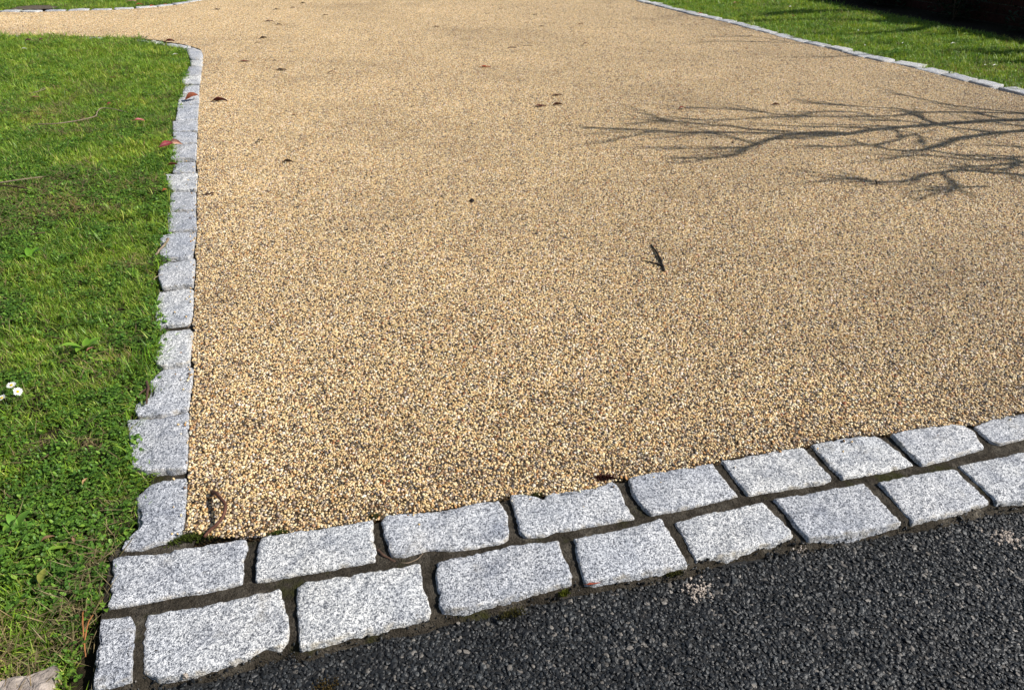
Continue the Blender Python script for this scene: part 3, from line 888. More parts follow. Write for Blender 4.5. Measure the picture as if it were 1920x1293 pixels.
# ------------------------------------------------------------------ low brick wall in the shade at the right, with plants at its foot
wall_shift = wnrm * 0.50
wa = wall_a + wall_shift
WALL_L = (wall_b - wall_a).length
ang = math.atan2(wd.y, wd.x)
wall = empty('brick_wall', wa, 'low dark red brick wall in deep shade behind the right lawn', 'wall')
wall.rotation_euler = (0, 0, ang)
def box(x0, x1, y0, y1, z0, z1, bev=0.0):
    bm = bmesh.new()
    bmesh.ops.create_cube(bm, size=1)
    bmesh.ops.scale(bm, vec=(x1 - x0, y1 - y0, z1 - z0), verts=bm.verts)
    bmesh.ops.translate(bm, vec=((x0 + x1) / 2, (y0 + y1) / 2, (z0 + z1) / 2), verts=bm.verts)
    if bev: bmesh.ops.bevel(bm, geom=bm.edges[:], offset=bev, segments=1, affect='EDGES')
    V = [v.co[:] for v in bm.verts]; F = [tuple(v.index for v in f.verts) for f in bm.faces]
    bm.free(); return V, F
V, F = box(0.004, WALL_L - .004, .008, .205, -.2, .52)
mesh_obj('mortar_core', V, F, M_MORTAR, wall)
V, F = box(0, .215, 0, .1025, 0, .065, .003)
brick_me = mesh_obj('brick', V, F, M_BRICK, wall)
BR = []
first = True
for row in range(7):
    k = 0
    while True:
        x = k * .225 - (.1125 if row % 2 else 0)
        if x + .215 > WALL_L: break
        k += 1
        if x < 0: continue
        wy = wa.y + wd.y * x
        if not (4.2 < wy < 10.2): continue
        o = brick_me if first else brick_me.copy()
        if not first: COL.objects.link(o)
        first = False
        o.location = (x, random.uniform(-.003, .003), row * .075 + .004)
V, F = box(-.03, WALL_L + .03, -.025, .24, .535, .595, .006)
mesh_obj('coping', V, F, M_BRICK, wall)
# planting bed at the foot of the wall
bed_poly = [wall_a - wnrm * .06, wall_b - wnrm * .06, wall_b + wnrm * .7, wall_a + wnrm * .7]
sheet('planting_bed', [(p.x, p.y) for p in bed_poly], -.004, M_SOIL)
def leaf_quad(V, F, C, p, d, up, L, W, col):
    n0 = len(V); s = d.cross(up).normalized() * W / 2
    m_ = p + d * L * .5 + up * L * .06
    V += [tuple(p), tuple(m_ + s), tuple(p + d * L), tuple(m_ - s)]
    C += [[c * .8 for c in col], col, col, col]
    F += [(n0, n0 + 1, n0 + 2), (n0, n0 + 2, n0 + 3)]
rr = random.Random(5)
SHRUB_LABELS = ['low dark leafy shrub against the far end of the shaded brick wall', 'second dark leafy shrub from the far end of the shaded wall', 'dark leafy shrub in the shade by the middle of the wall',
                'dark leafy shrub in shade nearest the right edge of the photo', 'dark leafy shrub at the near end of the shaded brick wall']
for i, x in enumerate((2.6, 3.55, 4.55, 5.45, 6.3)):
    p = wa + wd * x - wnrm * .16
    e = empty('shrub', p, SHRUB_LABELS[i], 'shrub', 'low shrubs along the shaded wall')
    V, F, C = [], [], []
    hgt = rr.uniform(.16, .26)
    for _ in range(420):
        q = Vector((rr.gauss(0, .13), rr.gauss(0, .07), abs(rr.gauss(.5, .3)) * hgt))
        q = Vector((q.x * wd.x - q.y * wd.y, q.x * wd.y + q.y * wd.x, q.z))
        a = rr.uniform(0, 6.283); d = Vector((math.cos(a), math.sin(a), rr.uniform(-.4, .7))).normalized()
        k = rr.uniform(.5, 1.2)
        leaf_quad(V, F, C, q, d, Vector((0, 0, 1)), rr.uniform(.035, .07), rr.uniform(.015, .03), [.02 * k, .040 * k, .013 * k])
    mesh_obj('foliage', V, F, M_LEAF, e, cols=C)
    V, F = [], []
    for _ in range(5):
        a = rr.uniform(0, 6.28); b = Vector((math.cos(a) * .08, math.sin(a) * .05, hgt * .7))
        n0 = len(V)
        for c_, w_ in ((Vector((0, 0, -.01)), .006), (b, .003)):
            for t in range(4): V.append(tuple(c_ + Vector((math.cos(t * 1.571) * w_, math.sin(t * 1.571) * w_, 0))))
        F += [(n0 + t, n0 + (t + 1) % 4, n0 + 4 + (t + 1) % 4, n0 + 4 + t) for t in range(4)]
    mesh_obj('stem', V, F, M_BARK, e)

# ------------------------------------------------------------------ bare trees outside the frame that cast the branch shadows
def tube_mesh(paths, sides=6):
    """paths: list of (points, radii)"""
    V, F = [], []
    for pts, rad in paths:
        n0 = len(V); n = len(pts)
        for i, p in enumerate(pts):
            t = (pts[min(n - 1, i + 1)] - pts[max(0, i - 1)])
            t = t.normalized() if t.length > 1e-9 else Vector((0, 0, 1))
            a = t.cross(Vector((0, 0, 1)) if abs(t.z) < .9 else Vector((1, 0, 0))).normalized(); b = t.cross(a)
            for k in range(sides):
                q = 6.283 * k / sides
                V.append(tuple(p + (a * math.cos(q) + b * math.sin(q)) * rad[i]))
        for i in range(n - 1):
            for k in range(sides):
                k2 = (k + 1) % sides
                F.append((n0 + i * sides + k, n0 + i * sides + k2, n0 + (i + 1) * sides + k2, n0 + (i + 1) * sides + k))
        F.append(tuple(n0 + k for k in reversed(range(sides)))); F.append(tuple(n0 + (n - 1) * sides + k for k in range(sides)))
    return V, F
def smooth_path(pts, sub=5):
    out = []
    n = len(pts)
    for i in range(n - 1):
        p0, p1, p2, p3 = pts[max(0, i - 1)], pts[i], pts[i + 1], pts[min(n - 1, i + 2)]
        for k in range(sub):
            t = k / sub
            out.append(.5 * ((2 * p1) + (p2 - p0) * t + (2 * p0 - 5 * p1 + 4 * p2 - p3) * t * t + (3 * p1 - p0 - 3 * p2 + p3) * t ** 3))
    out.append(pts[-1])
    return out
def lift(g, z):                  # where a branch at height z stands when its shade falls on g
    return Vector((g.x, g.y, 0)) + SUN_DIR * (z / SUN_DIR.z)
def zfun(px): return 1.2 + .95 * (1920 - px) / 840
# shade of the branches on the drive: (points, radius at the thick end, radius at the tip)
SHADE = [
 ([(1990,222),(1920,225),(1870,226),(1812,229.6),(1755,234),(1686,239),(1629,244.5),(1588,251),(1537,251),(1464,256),(1418,271),(1397,278),(1379,290),(1338,296),(1251,298)], .024, .006),
 ([(1588,251),(1572,249),(1537,248),(1480,251),(1430,250),(1338,248),(1292,249),(1223,244.5),(1177,244),(1134,242),(1095,240)], .016, .004),
 ([(2000,212),(1920,213.5),(1824,211),(1743,211),(1709,212),(1686,217),(1629,218.6),(1560,219),(1480,217),(1430,211),(1384,206.7),(1338,204),(1287,203)], .013, .004),
 ([(1709,212),(1686,204.4),(1640,202),(1583,198.6),(1544,196)], .008, .003),
 ([(1629,216),(1604,211),(1560,210),(1530,211),(1505,216)], .008, .003),
 ([(2000,216),(1920,212),(1870,208),(1801,200),(1743,189.5),(1698,180),(1675,178)], .010, .003),
 ([(2000,240),(1920,245.6),(1870,249),(1824,256),(1801,259),(1755,274),(1721,282),(1675,282),(1640,274),(1617,272),(1572,275),(1514,275)], .019, .004),
 ([(1743,282),(1789,290),(1824,291.5)], .008, .004),
 ([(2000,290),(1920,295),(1870,298),(1824,301),(1778,295),(1732,292.6),(1675,295)], .009, .003),
 ([(2000,345),(1920,330),(1892,326),(1847,323.5),(1801,319),(1766,323.5),(1743,327),(1709,337),(1675,341),(1640,340.7),(1617,337),(1544,334)], .013, .004),
 ([(2000,300),(1920,305),(1904,305),(1870,310),(1824,313)], .016, .004),
 ([(2000,284),(1920,277.7),(1881,275),(1851,274)], .008, .003),
 ([(1990,246),(1920,237.6),(1881,232),(1860,229)], .008, .004),
 ([(1870,221.6),(1847,216),(1824,210)], .010, .006),
 ([(1755,233),(1732,224),(1721,219),(1705,213)], .010, .006),
 ([(1755,234),(1766,236.5),(1801,242),(1842,245)], .009, .004),
 ([(1737,234),(1709,229),(1670,227),(1650,226)], .008, .003),
 ([(1686,239),(1652,236),(1606,235)], .008, .003),
 ([(1629,243),(1617,239),(1526,237.6),(1480,236.5)], .008, .004),
 ([(1480,247),(1407,243),(1372,237),(1345,236),(1303,231),(1264,228),(1242,224),(1216,214.7)], .011, .004),
 ([(1264,228),(1237,228),(1205,230)], .007, .003),
 ([(1480,219),(1441,220),(1397,224),(1349,225),(1303,225)], .008, .003),
 ([(1397,278),(1384,278),(1338,279),(1269,278)], .008, .003),
 ([(1418,271),(1384,260.5),(1356,254),(1310,249)], .009, .004),
 ([(1223,245.6),(1187,255),(1164,258)], .007, .003),
 ([(1690,246),(1709,250),(1723,257),(1732,263)], .006, .003),
 ([(1640,273),(1660,268),(1686,262),(1690,255)], .009, .003),
 ([(1766,324),(1773,333),(1785,345),(1789,353)], .007, .003),
 ([(1850,350),(1824,351),(1789,353),(1743,358)], .008, .003),
 ([(1599,252),(1537,256),(1480,258)], .009, .004),
 ([(1904,306),(1890,316),(1850,319)], .010, .005),
 
 ([(1950,312),(1905,300),(1880,297)], .014, .004),
]
def make_tree(base, shades, zf, label, extra, trunk_top, trunk_r, thick=1.4):
    e = empty('bare_tree', base, label, 'tree')
    hub = Vector(base) + Vector((0, 0, trunk_top))
    def loc(p): return p - Vector(base)
    tp = [Vector(base) + Vector((random.uniform(-.03, .03), random.uniform(-.03, .03), trunk_top * t - .03)) for t in (0, .08, .3, .6, 1.0)]
    V, F = tube_mesh([([loc(p) for p in smooth_path(tp, 4)], [trunk_r * (1.35 - .55 * min(1, i / 8)) for i in range(17)])], 10)
    mesh_obj('trunk', V, F, M_BARK, e, smooth=True)
    rr = random.Random(31)
    for pts, r0, r1 in shades:
        P = [lift(G(x, y), zf(x) + .05 * math.sin(x * .013 + r0 * 900)) for x, y in pts]
        if pts[0][0] >= 1950:                    # grows out of the trunk
            P = [hub, hub.lerp(P[0], .5) + Vector((0, 0, .12))] + P
        S = smooth_path(P, 5); n = len(S)
        paths = [([loc(p) for p in S], [thick * (r0 + (r1 - r0) * (i / (n - 1)) ** .8) + .001 for i in range(n)])]
        for _ in range(int(extra * len(pts))):   # side twigs
            i = rr.randrange(n // 4, n - 1)
            d = (S[i + 1] - S[i]).normalized()
            side = Vector((rr.gauss(0, .5), rr.gauss(0, .8), rr.gauss(0, .5)))
            q, pth = S[i].copy(), [S[i].copy()]
            dd = (d + side * .42).normalized(); L = rr.uniform(.06, .28)
            for _k in range(4):
                q = q + dd * L / 4; dd = (dd + Vector((rr.gauss(0, .12), rr.gauss(0, .12), rr.gauss(0, .12))) + d * .1).normalized(); pth.append(q.copy())
            paths.append(([loc(p) for p in pth], [.0060, .0054, .0046, .0038, .0028]))
        V, F = tube_mesh(paths, 5)
        mesh_obj('branch', V, F, M_BARK, e, smooth=True)
    return e
make_tree((5.75, 3.25, -.02), SHADE, zfun, 'bare branching tree on the right lawn whose branch shadows cross the drive', 1.8, 1.1, .075)
SHADE2 = [
 ([(2300,62),(2100,58),(1920,55),(1760,47),(1690,45.5),(1640,41),(1560,38),(1480,39),(1400,41)], .030, .008),
 ([(1700,46),(1685,39),(1668,31),(1640,23),(1610,19)], .024, .008),
 ([(2250,30),(2000,44),(1880,37),(1760,31),(1660,27),(1580,21),(1500,22),(1430,27)], .024, .008),
 ([(1580,22),(1520,25),(1450,29),(1380,31)], .018, .006),
 ([(2200,92),(2000,98),(1920,97),(1860,102),(1820,97),(1760,98)], .026, .008),
 ([(2200,76),(1960,70),(1880,64),(1820,62),(1740,66)], .018, .006),
 ([(2100,110),(1960,112),(1900,118),(1860,116)], .020, .006),
 ([(1830,50),(1812,52),(1806,58),(1790,56)], .024, .012),
 ([(1760,48),(1700,58),(1640,63),(1560,66),(1500,62)], .012, .005),
 ([(1960,60),(1860,72),(1780,80),(1700,84),(1600,80),(1480,80),(1397,78),(1313,79)], .0024, .0012),
 ([(1900,108),(1760,104),(1660,104),(1580,106),(1463,108)], .0022, .0012),
 ([(1480,80),(1420,70),(1357,68)], .0018, .001),
]
make_tree((9.3, 6.1, -.02), SHADE2, lambda px: 1.7 + .4 * (1920 - px) / 600, 'bare tree beyond the low wall whose branch shadows streak the right lawn', 3.0, 1.6, .1, 4.6)

# ------------------------------------------------------------------ small things
LEAF_CACHE = {}
def leaf_mesh(kind):
    """a curled leaf one unit long"""
    V, F = [], []
    nL = 7
    fold = {'flat': .35, 'curl': .65, 'roll': 1.0, 'arch': .25}[kind]
    arch = {'flat': .05, 'curl': .11, 'roll': .06, 'arch': .28}[kind]
    for i in range(nL + 1):
        t = i / nL
        w = .22 * (math.sin(math.pi * min(1, t * 1.02 + .02)) ** .8) * (1.15 - .35 * t) + .006
        x = t - .5; z = arch * math.sin(math.pi * t) + .02 * math.sin(9 * t)
        for s in (-1, -.5, 0, .5, 1):
            y = w * s * (1 - .3 * fold * abs(s)); zz = z + abs(s) ** 1.4 * w * fold * .9 + .015 * math.sin(13 * t + 3 * s)
            V.append((x, y + .03 * math.sin(2.5 * t), zz))
    for i in range(nL):
        for k in range(4):
            a = i * 5 + k
            F.append((a, a + 1, a + 6, a + 5))
    n0 = len(V)                                        # stalk
    for p, r_ in (((-.5, 0, .01), .012), ((-.6, .01, .03), .010), ((-.7, .05, .03), .008)):
        V += [(p[0], p[1] - r_, p[2]), (p[0], p[1] + r_, p[2]), (p[0], p[1], p[2] + r_ * 1.6)]
    for i in range(2):
        for k in range(3):
            F.append((n0 + i * 3 + k, n0 + i * 3 + (k + 1) % 3, n0 + (i + 1) * 3 + (k + 1) % 3, n0 + (i + 1) * 3 + k))
    return V, F
def leaf(px, py, wpx, label, col=(.07, .028, .018), kind='curl', yaw=0.0, name='fallen_leaf', cat='leaf', group='fallen leaves', z=.003, length=None, roll=0.0, pitch=0.0, mat=None, blend=None):
    V, F = leaf_mesh(kind)
    L = length or 1.18 * wpx / ppm(py)
    C = []
    for v in V:
        t = v[0] + .5; k = .75 + .5 * (noise.noise(Vector((v[0] * 5 + px, v[1] * 9, py))) + .5)
        c2 = blend or col
        m = min(1, max(0, (abs(v[1]) / .2)))
        C.append([min(.9, (a * (1 - m) + b * m) * k) for a, b in zip(col, c2)])
    o = mesh_obj(name, [(v[0] * L, v[1] * L, v[2] * L) for v in V], F, mat or M_LEAF, smooth=True, cols=C)
    o.location = G(px, py, z)
    o.rotation_euler = (roll, pitch, yaw)
    tag(o, label, cat, group)
    return o
DK, BR_, RD, MR = (.045, .020, .015), (.10, .042, .022), (.30, .045, .022), (.085, .018, .015)
LEAVES = [
 (407,18,11,DK,'flat',.1,'tiny dark leaf on the drive just right of the curved far lawn kerb'),
 (519,18,11,DK,'flat',.2,'dark leaf speck high on the drive, left of two short specks near the top edge'),
 (549,15,7,DK,'curl',.5,'short dark leaf fragment near the top edge between two longer leaves'),
 (568,7,9,DK,'curl',.1,'dark leaf nearest the top edge of the photo on the left of the drive'),
 (610,28.5,10,BR_,'flat',0,'thin brown leaf lying alone right of the cluster at the top left of the drive'),
 (504,40,14,MR,'flat',-.05,'reddish brown flat leaf at the top left of the drive, above a darker short one'),
 (523,47,9,DK,'curl',.3,'short dark curled leaf just below a longer reddish brown one'),
 (494,72,12,DK,'roll',.4,'dark rolled leaf on the drive right of the rounded kerb corner'),
 (484,80,8,BR_,'flat',.3,'faint brown leaf scrap just below a dark rolled leaf beyond the kerb corner'),
 (458,115.6,17,(.20,.075,.05),'flat',-.05,'pale reddish leaf lying flat right of the kerb, level with the small dark scrap'),
 (514,114.6,7,DK,'curl',.2,'small dark leaf scrap between a pale reddish leaf and a long black one'),
 (527.5,131.5,18,(.028,.016,.014),'flat',.08,'long blackish leaf lying flat in the upper left of the drive'),
 (623,138.5,14,MR,'arch',.25,'dark maroon leaf arched up, right of the long blackish leaf'),
 (412,190,24,MR,'roll',.2,'long maroon leaf rolled along its length beside the left kerb'),
 (552,216,11,BR_,'flat',0,'thin brown leaf flat on the drive, below and right of the maroon rolled leaf'),
 (818,50.5,10,BR_,'flat',-.1,'thin brown leaf alone at the top centre of the drive'),
 (1003,28,8,DK,'flat',-.1,'small dark leaf at the top of the drive right of centre'),
 (1016,49.5,9,BR_,'flat',-.05,'thin brown leaf just below a small dark one, top centre right of the drive'),
 (1088,45.5,9,(.14,.08,.04),'flat',.05,'faint tan leaf at the top right of the drive'),
 (910,126,18,(.36,.075,.03),'flat',-.15,'bright rust red leaf alone in the upper middle of the drive'),
 (1099,85.5,13,(.06,.014,.012),'arch',.1,'dark red crumpled leaf in the upper right of the drive'),
 (1128,84,4,DK,'curl',0,'tiny dark crumb right of the dark red crumpled leaf'),
 (1045,179,17,BR_,'flat',0,'brown leaf lying flat, uppermost of three leaves together'),
 (1046,197,17,BR_,'roll',.2,'brown rolled leaf, lower right of three leaves together'),
 (1014,199.5,19,MR,'flat',.02,'maroon brown leaf, lower left of three leaves together'),
 (1158.5,150,6,(.03,.02,.016),'arch',.3,'small black leaf scrap standing up in the upper right of the drive'),
 (1279,205,13,(.24,.03,.015),'arch',.2,'small red leaf curled open above the tips of the branch shadow'),
 (487,266,12,(.03,.018,.02),'arch',.5,'small black crumpled leaf alone on the left of the drive'),
 (540,304,17,(.05,.03,.022),'roll',-.1,'thin dark leaf sliver below and right of a small black crumpled leaf'),
 (1455,197,13,(.16,.09,.06),'roll',-.15,'thin pale brown sliver of leaf just above the branch shadow'),
 (1406,187,7,(.14,.08,.05),'flat',0,'faint pale brown scrap above and left of a thin sliver near the branch shadow'),
 (1318,38,5,DK,'curl',0,'tiny dark crumb on the drive just below the right kerb'),
]
for px, py, w, c, k, yaw, lab in LEAVES: leaf(px, py, w, lab, c, k, yaw)
# leaves on the kerbs and lawns
leaf(361,184,24,'brown curled leaf standing on the left kerb beside a maroon leaf on the drive',(.20,.055,.025),'arch',.9,z=.02,roll=.5)
leaf(312,272,24,'dark red and pink leaf folded up on the left edge of the kerb',(.12,.014,.02),'curl',1.0,z=.030,roll=.8,blend=(.30,.05,.06))
leaf(330,270,26,'peach pink leaf spread on the left kerb, touching the dark red one',(.72,.42,.26),'curl',-.35,z=.024,roll=.6,blend=(.8,.36,.30))
leaf(324,310,17,'dark brown curled leaf at the grass edge of the kerb below the pink leaf',(.13,.045,.025),'roll',.2,z=.018)
leaf(309,357,9,'small orange brown leaf stuck at the grass edge of the left kerb',(.30,.07,.025),'arch',.8,z=.015,roll=.4)
leaf(319,78,15,'red brown leaf lying on the curved corner kerb of the left lawn',(.16,.035,.02),'roll',.1,z=.02)
leaf(1113,1094,22,'orange red leaf crumpled against the front kerb at the edge of the road',(.34,.075,.035),'curl',.15,z=.000,roll=.2)
leaf(54,78,12,'dark brown leaf standing in the grass at the top left of the near lawn',(.06,.028,.018),'arch',.4,z=.022,roll=.4)
leaf(77,75,8,'smaller dark brown leaf at the lawn top, right of a bigger dark one',(.06,.028,.018),'arch',1.1,z=.024,roll=.6)
leaf(210,146,14,'dull red brown leaf sunk in the middle of the left lawn',(.14,.055,.035),'flat',.1,z=.010)
leaf(66,184,13,'pale tan leaf lying in the left lawn below a small pale twig',(.36,.22,.11),'curl',.3,z=.014)
leaf(205,195,8,'small dark red leaf in the left lawn just above the long twig',(.17,.035,.03),'arch',1.0,z=.018,roll=.5)
leaf(177,92,8,'faint brown leaf in the upper part of the left lawn',(.16,.07,.045),'flat',.4,z=.014)
leaf(82,155,11,'faint brown leaf in the left lawn beside the end of a small pale twig',(.15,.07,.04),'flat',.2,z=.010)
leaf(80,1078,30,'olive yellow broad leaf lying in the clover at the lower left',(.18,.19,.035),'flat',1.75,z=.014,roll=.15)
leaf(90,1010,20,'brown dead leaf in the clover left of the nearest kerb stone',(.17,.10,.05),'curl',.6,z=.008)
leaf(140,1010,17,'pale brown dead leaf in the clover close to the left kerb',(.24,.15,.08),'curl',2.0,z=.008)
leaf(160,902,15,'pale buff leaf upright in the grass left of the kerb',(.34,.21,.10),'roll',1.5,z=.014)
leaf(170,655,14,'reddish brown leaf by the tall grass tuft at the left kerb',(.20,.09,.05),'curl',1.0,z=.012)
leaf(1314,26,9,'small red leaf on the stones of the right kerb near the top',(.30,.05,.03),'curl',.4,z=.026)
leaf(1489,32,8,'small reddish leaf in the right lawn near the top edge',(.22,.05,.03),'arch',.3,z=.02)
leaf(1380,6,9,'small tan leaf in the right lawn at the top edge',(.40,.22,.12),'curl',.3,z=.02)
# petals
PK = (.78, .22, .28)
def petal(px, py, w, label, col, yaw=0., z=.02, blend=None):
    leaf(px, py, w, label, col, 'curl', yaw, name='petal', cat='petal', group='fallen petals', z=z, mat=M_PETAL, blend=blend)
petal(260,227,17,'bright pink petal on the grass of the left lawn',PK,.1,.022,(.80,.28,.32))
petal(247,3,14,'pink petal on the far lawn at the top edge, left of two red ones',(.80,.42,.50),.1,.026)
petal(261,9,9,'red petal on the far lawn just below the pink one',(.60,.08,.07),.5,.022)
petal(286,12,9,'red petal resting on the far lawn kerb',(.62,.10,.06),.9,.026)
petal(310,9,6,'small pink petal on the far lawn kerb right of the red one',(.62,.20,.18),.2,.026)
petal(289,79,10,'white petal in the grass at the curved end of the left lawn',(.85,.83,.80),.2,.026)
petal(296,82,7,'small white petal right of another white one by the curved kerb',(.84,.82,.78),1.0,.026)
petal(329,102.5,8,'white petal in the grass beside the bend of the left kerb',(.85,.83,.80),.6,.026)
petal(45,92,8,'white petal in the grass at the upper left of the near lawn',(.85,.83,.80),.5,.026)
petal(22,115,9,'pale yellow green petal in the upper left of the near lawn',(.50,.58,.16),.2,.022)
petal(1483,13,6,'white petal in the right lawn near the shade of the wall',(.85,.84,.82),.6,.022)
petal(1610,58,7,'white petal in the right lawn above the kerb, left of the yellow patch',(.85,.84,.82),.9,.022)
petal(1622,85,7,'white petal in the right lawn close above the kerb',(.85,.84,.82),1.2,.022)
petal(1788,82,8,'white petal in the middle of the right lawn',(.86,.85,.80),.1,.022)
petal(1693,81,5,'tiny white petal in the right lawn between two bigger ones',(.85,.84,.82),.8,.022)
petal(1866,123,8,'white petal in the right lawn at the photo edge, larger of two',(.85,.84,.82),.2,.022)
petal(1848,122,5,'tiny white petal left of a larger one at the right of the lawn',(.85,.84,.82),.4,.022)

def twig(paths, label, mat, base_px, name='twig', cat='twig', group=None, parts=None):
    """paths: list of ([(px,py,z)...], r0, r1); the first is the stem, the rest are its side shoots"""
    base = G(base_px[0], base_px[1], 0)
    e = empty(name, base, label, cat, group)
    for k, (pts, r0, r1) in enumerate(paths):
        P = [G(x, y, z) - base for x, y, z in pts]
        S = smooth_path(P, 4); n = len(S)
        S = [p + Vector((noise.noise(p * 90), noise.noise(p * 90 + Vector((5, 0, 0))), 0)) * r0 * .7 for p in S]
        V, F = tube_mesh([(S, [r0 + (r1 - r0) * i / (n - 1) + r0 * .18 * noise.noise(Vector((i * .9, k, px_seed(base_px)))) for i in range(n)])], 7)
        mesh_obj('stem' if k == 0 else 'side_shoot', V, F, mat, e, smooth=True)
    return e
def px_seed(b): return b[0] * .013 + b[1] * .007
# curved stick on the gravel at the near corner: arches up off the ground
twig([([(381,1006,.004),(394,994,.009),(409,979,.016),(420,962,.023),(422,948,.026),(414,935,.023),(405,925,.016),(400,921,.009)], .0026, .0036),
      ([(400,921,.010),(398,927,.004)], .0042, .0030)],
     'reddish brown curved stick arching off the gravel at the near left corner', M_TWIG_RED, (400, 970), name='stick')
twig([([(1244,507,.003),(1243,497,.004),(1238,486,.006),(1231,473,.006),(1221,459,.003)], .0044, .0024), ([(1242,499,.004),(1232,495,.004),(1220,491.5,.005),(1206,488,.003)], .0030, .0016)],
     'black forked twig lying in the middle of the gravel', M_TWIG_DARK, (1240, 495))
twig([([(316,447,.024),(312,453,.023),(305,462,.022),(296,472,.018),(286,484,.010)], .0042, .0028), ([(316,448,.024),(310,448,.026)], .0028, .0018)],
     'brown bent twig lying over the left kerb from the grass', M_TWIG_PALE, (300, 468))
twig([([(275,714,.012),(277,726,.016),(275,740,.015),(275,757,.014)], .0034, .0022), ([(277,727,.016),(266,734,.012),(259,742,.010)], .0026, .0016)],
     'dark reddish twig at the grass edge of the kerb beside the tall tuft', M_TWIG, (275, 735))
twig([([(708,1030,.004),(718,1039,.003),(730,1047,.001),(742,1053,0)], .0026, .0020)], 'short dark twig lying in the joint of the front kerb', M_TWIG, (725, 1042))
twig([([(750,1055,0),(763,1055,.001),(778,1050,.002),(788,1043,.004),(793,1037,.008)], .0011, .0008)], 'thin curved pale stalk in the front kerb joint', M_TWIG_PALE, (775, 1049))
twig([([(65,233,.014),(104,232,.020),(146,226,.020),(178,218,.022),(182,210,.026),(190,203,.026),(209,204,.022),(236,210,.012)], .0030, .0018), ([(178,218,.022),(184,219,.020),(194,225,.012)], .0020, .0012)],
     'long pale bent twig lying across the grass of the left lawn', M_TWIG_PALE, (150, 220))
twig([([(53,176,.012),(73,171,.022),(88,165,.018)], .0026, .0018), ([(73,171,.022),(80,165,.020),(88,164,.016)], .0016, .0010)], 'small pale forked twig in the upper left lawn', M_TWIG_PALE, (70, 170))
twig([([(-10,344,.020),(30,338,.024),(58,334,.020),(84,331,.010)], .0028, .0016)], 'pale grey twig at the left photo edge, upper of two', M_TWIG_PALE, (35, 338))
twig([([(-10,346,.018),(44,352,.022),(62,358,.010)], .0028, .0016)], 'dark grey twig at the left photo edge, lower of two', M_TWIG, (30, 350))
twig([([(58,440,.012),(72,437,.016),(84,436,.012)], .0022, .0014)], 'short dark twig in the grass left of the kerb', M_TWIG, (70, 438))
twig([([(155,1146,.012),(155,1165,.018),(156,1190,.016),(157,1212,.008)], .0013, .0010), ], 'orange pine needle standing at the lawn edge, left of a longer one', M_NEEDLE, (156, 1190), name='pine_needle', cat='pine needle', group='dry pine needles')
twig([([(174,1152,.012),(166,1166,.018),(161,1185,.018),(158,1210,.014),(160,1231,.006)], .0011, .0008)], 'long buff pine needle bent over the lawn edge by the small kerb stone', M_NEEDLE, (162, 1190), name='pine_needle', cat='pine needle', group='dry pine needles')
twig([([(288,524,.014),(294,518,.016),(305,514,.018)], .0012, .0008)], 'pale dry stalk poking over the left kerb', M_TWIG_PALE, (295, 518))
twig([([(352,614,.012),(357,607,.014),(361,603,.012)], .0010, .0008)], 'tiny pale stalk across a joint of the left kerb', M_TWIG_PALE, (357, 607))
twig([([(952,91,.003),(957,88.5,.005),(968,89,.003)], .0040, .0025)], 'thin brown twig with a kink at the top centre of the drive', M_TWIG, (960, 89))
twig([([(980,85.5,.003),(1000,85,.004)], .0022, .0015)], 'faint thin twig right of the kinked one at the top centre of the drive', M_TWIG_PALE, (990, 85))
twig([([(1462,60,.004),(1478,59,.006),(1492,60.5,.004)], .003, .002)] if False else [([(1400,68,.004),(1412,67,.006)], .0030, .0020)], 'short twig on the drive just below the right kerb', M_TWIG, (1406, 68))
twig([([(1644,345,.002),(1643,340,.012),(1642,337,.016)], .0030, .0015)], 'tiny dark twig standing up in the branch shadow at the right', M_TWIG_DARK, (1644, 344))

# crumbs and clods
def lump(px, py, w, hgt, label, mat, name, cat, group=None, z=0.0, seed=0, cols=None, n=1, spread=0.0, sharp=.22):
    rg = np.random.default_rng(seed + 900)
    s = ppm(py)
    V, F, C = [], [], []
    b = 0
    for k in range(n):
        W, Fc = ICO2
        W = W * (1 + rg.normal(0, sharp, (len(W), 1))) * np.array([1, rg.uniform(.6, 1), 1])
        sz = (w / s / 2) * (rg.uniform(.6, 1.1) if n == 1 else rg.uniform(.05, .15))
        off = np.array([rg.normal(0, spread), rg.normal(0, spread * .75), 0]) if n > 1 else np.zeros(3)
        V.append(W * np.array([sz, sz, hgt if n == 1 else min(hgt, sz)]) + off + np.array([0, 0, (hgt if n == 1 else sz) * .35]))
        F += [tuple(i + b for i in f) for f in Fc]; b += len(W)
    V = np.vstack(V)
    if cols is not None:
        C = np.array(cols)[None] * rg.uniform(.6, 1.3, (len(V), 1))
    o = mesh_obj(name, V, F, mat, cols=C if cols is not None else None)
    o.location = G(px, py, z)
    return tag(o, label, cat, group)
lump(885,377,9,.006,'black lump of soil on the gravel, right of a smaller one',M_TWIG_DARK,'soil_clod','clod',z=.002,seed=1)
lump(817,386,7,.004,'small black crumb of soil on the gravel, left of a bigger lump',M_TWIG_DARK,'soil_clod','clod',z=.002,seed=2)
lump(650,431,6,.003,'dark crumb on the gravel in the left middle of the drive',M_TWIG_DARK,'soil_clod','clod',z=.002,seed=3)
lump(1325,260,4,.004,'tiny black crumb in the branch shadow',M_TWIG_DARK,'soil_clod','clod',z=.002,seed=4)
lump(1374,268,5,.004,'dark crumb in the dark crotch of the branch shadow',M_TWIG_DARK,'soil_clod','clod',z=.002,seed=5)
lump(390,364,26,.006,'dark fuzzy clump of debris on the gravel beside the left kerb',M_TWIG,'debris_clump','clump',z=.003,seed=6,n=16,spread=.012,sharp=.3)
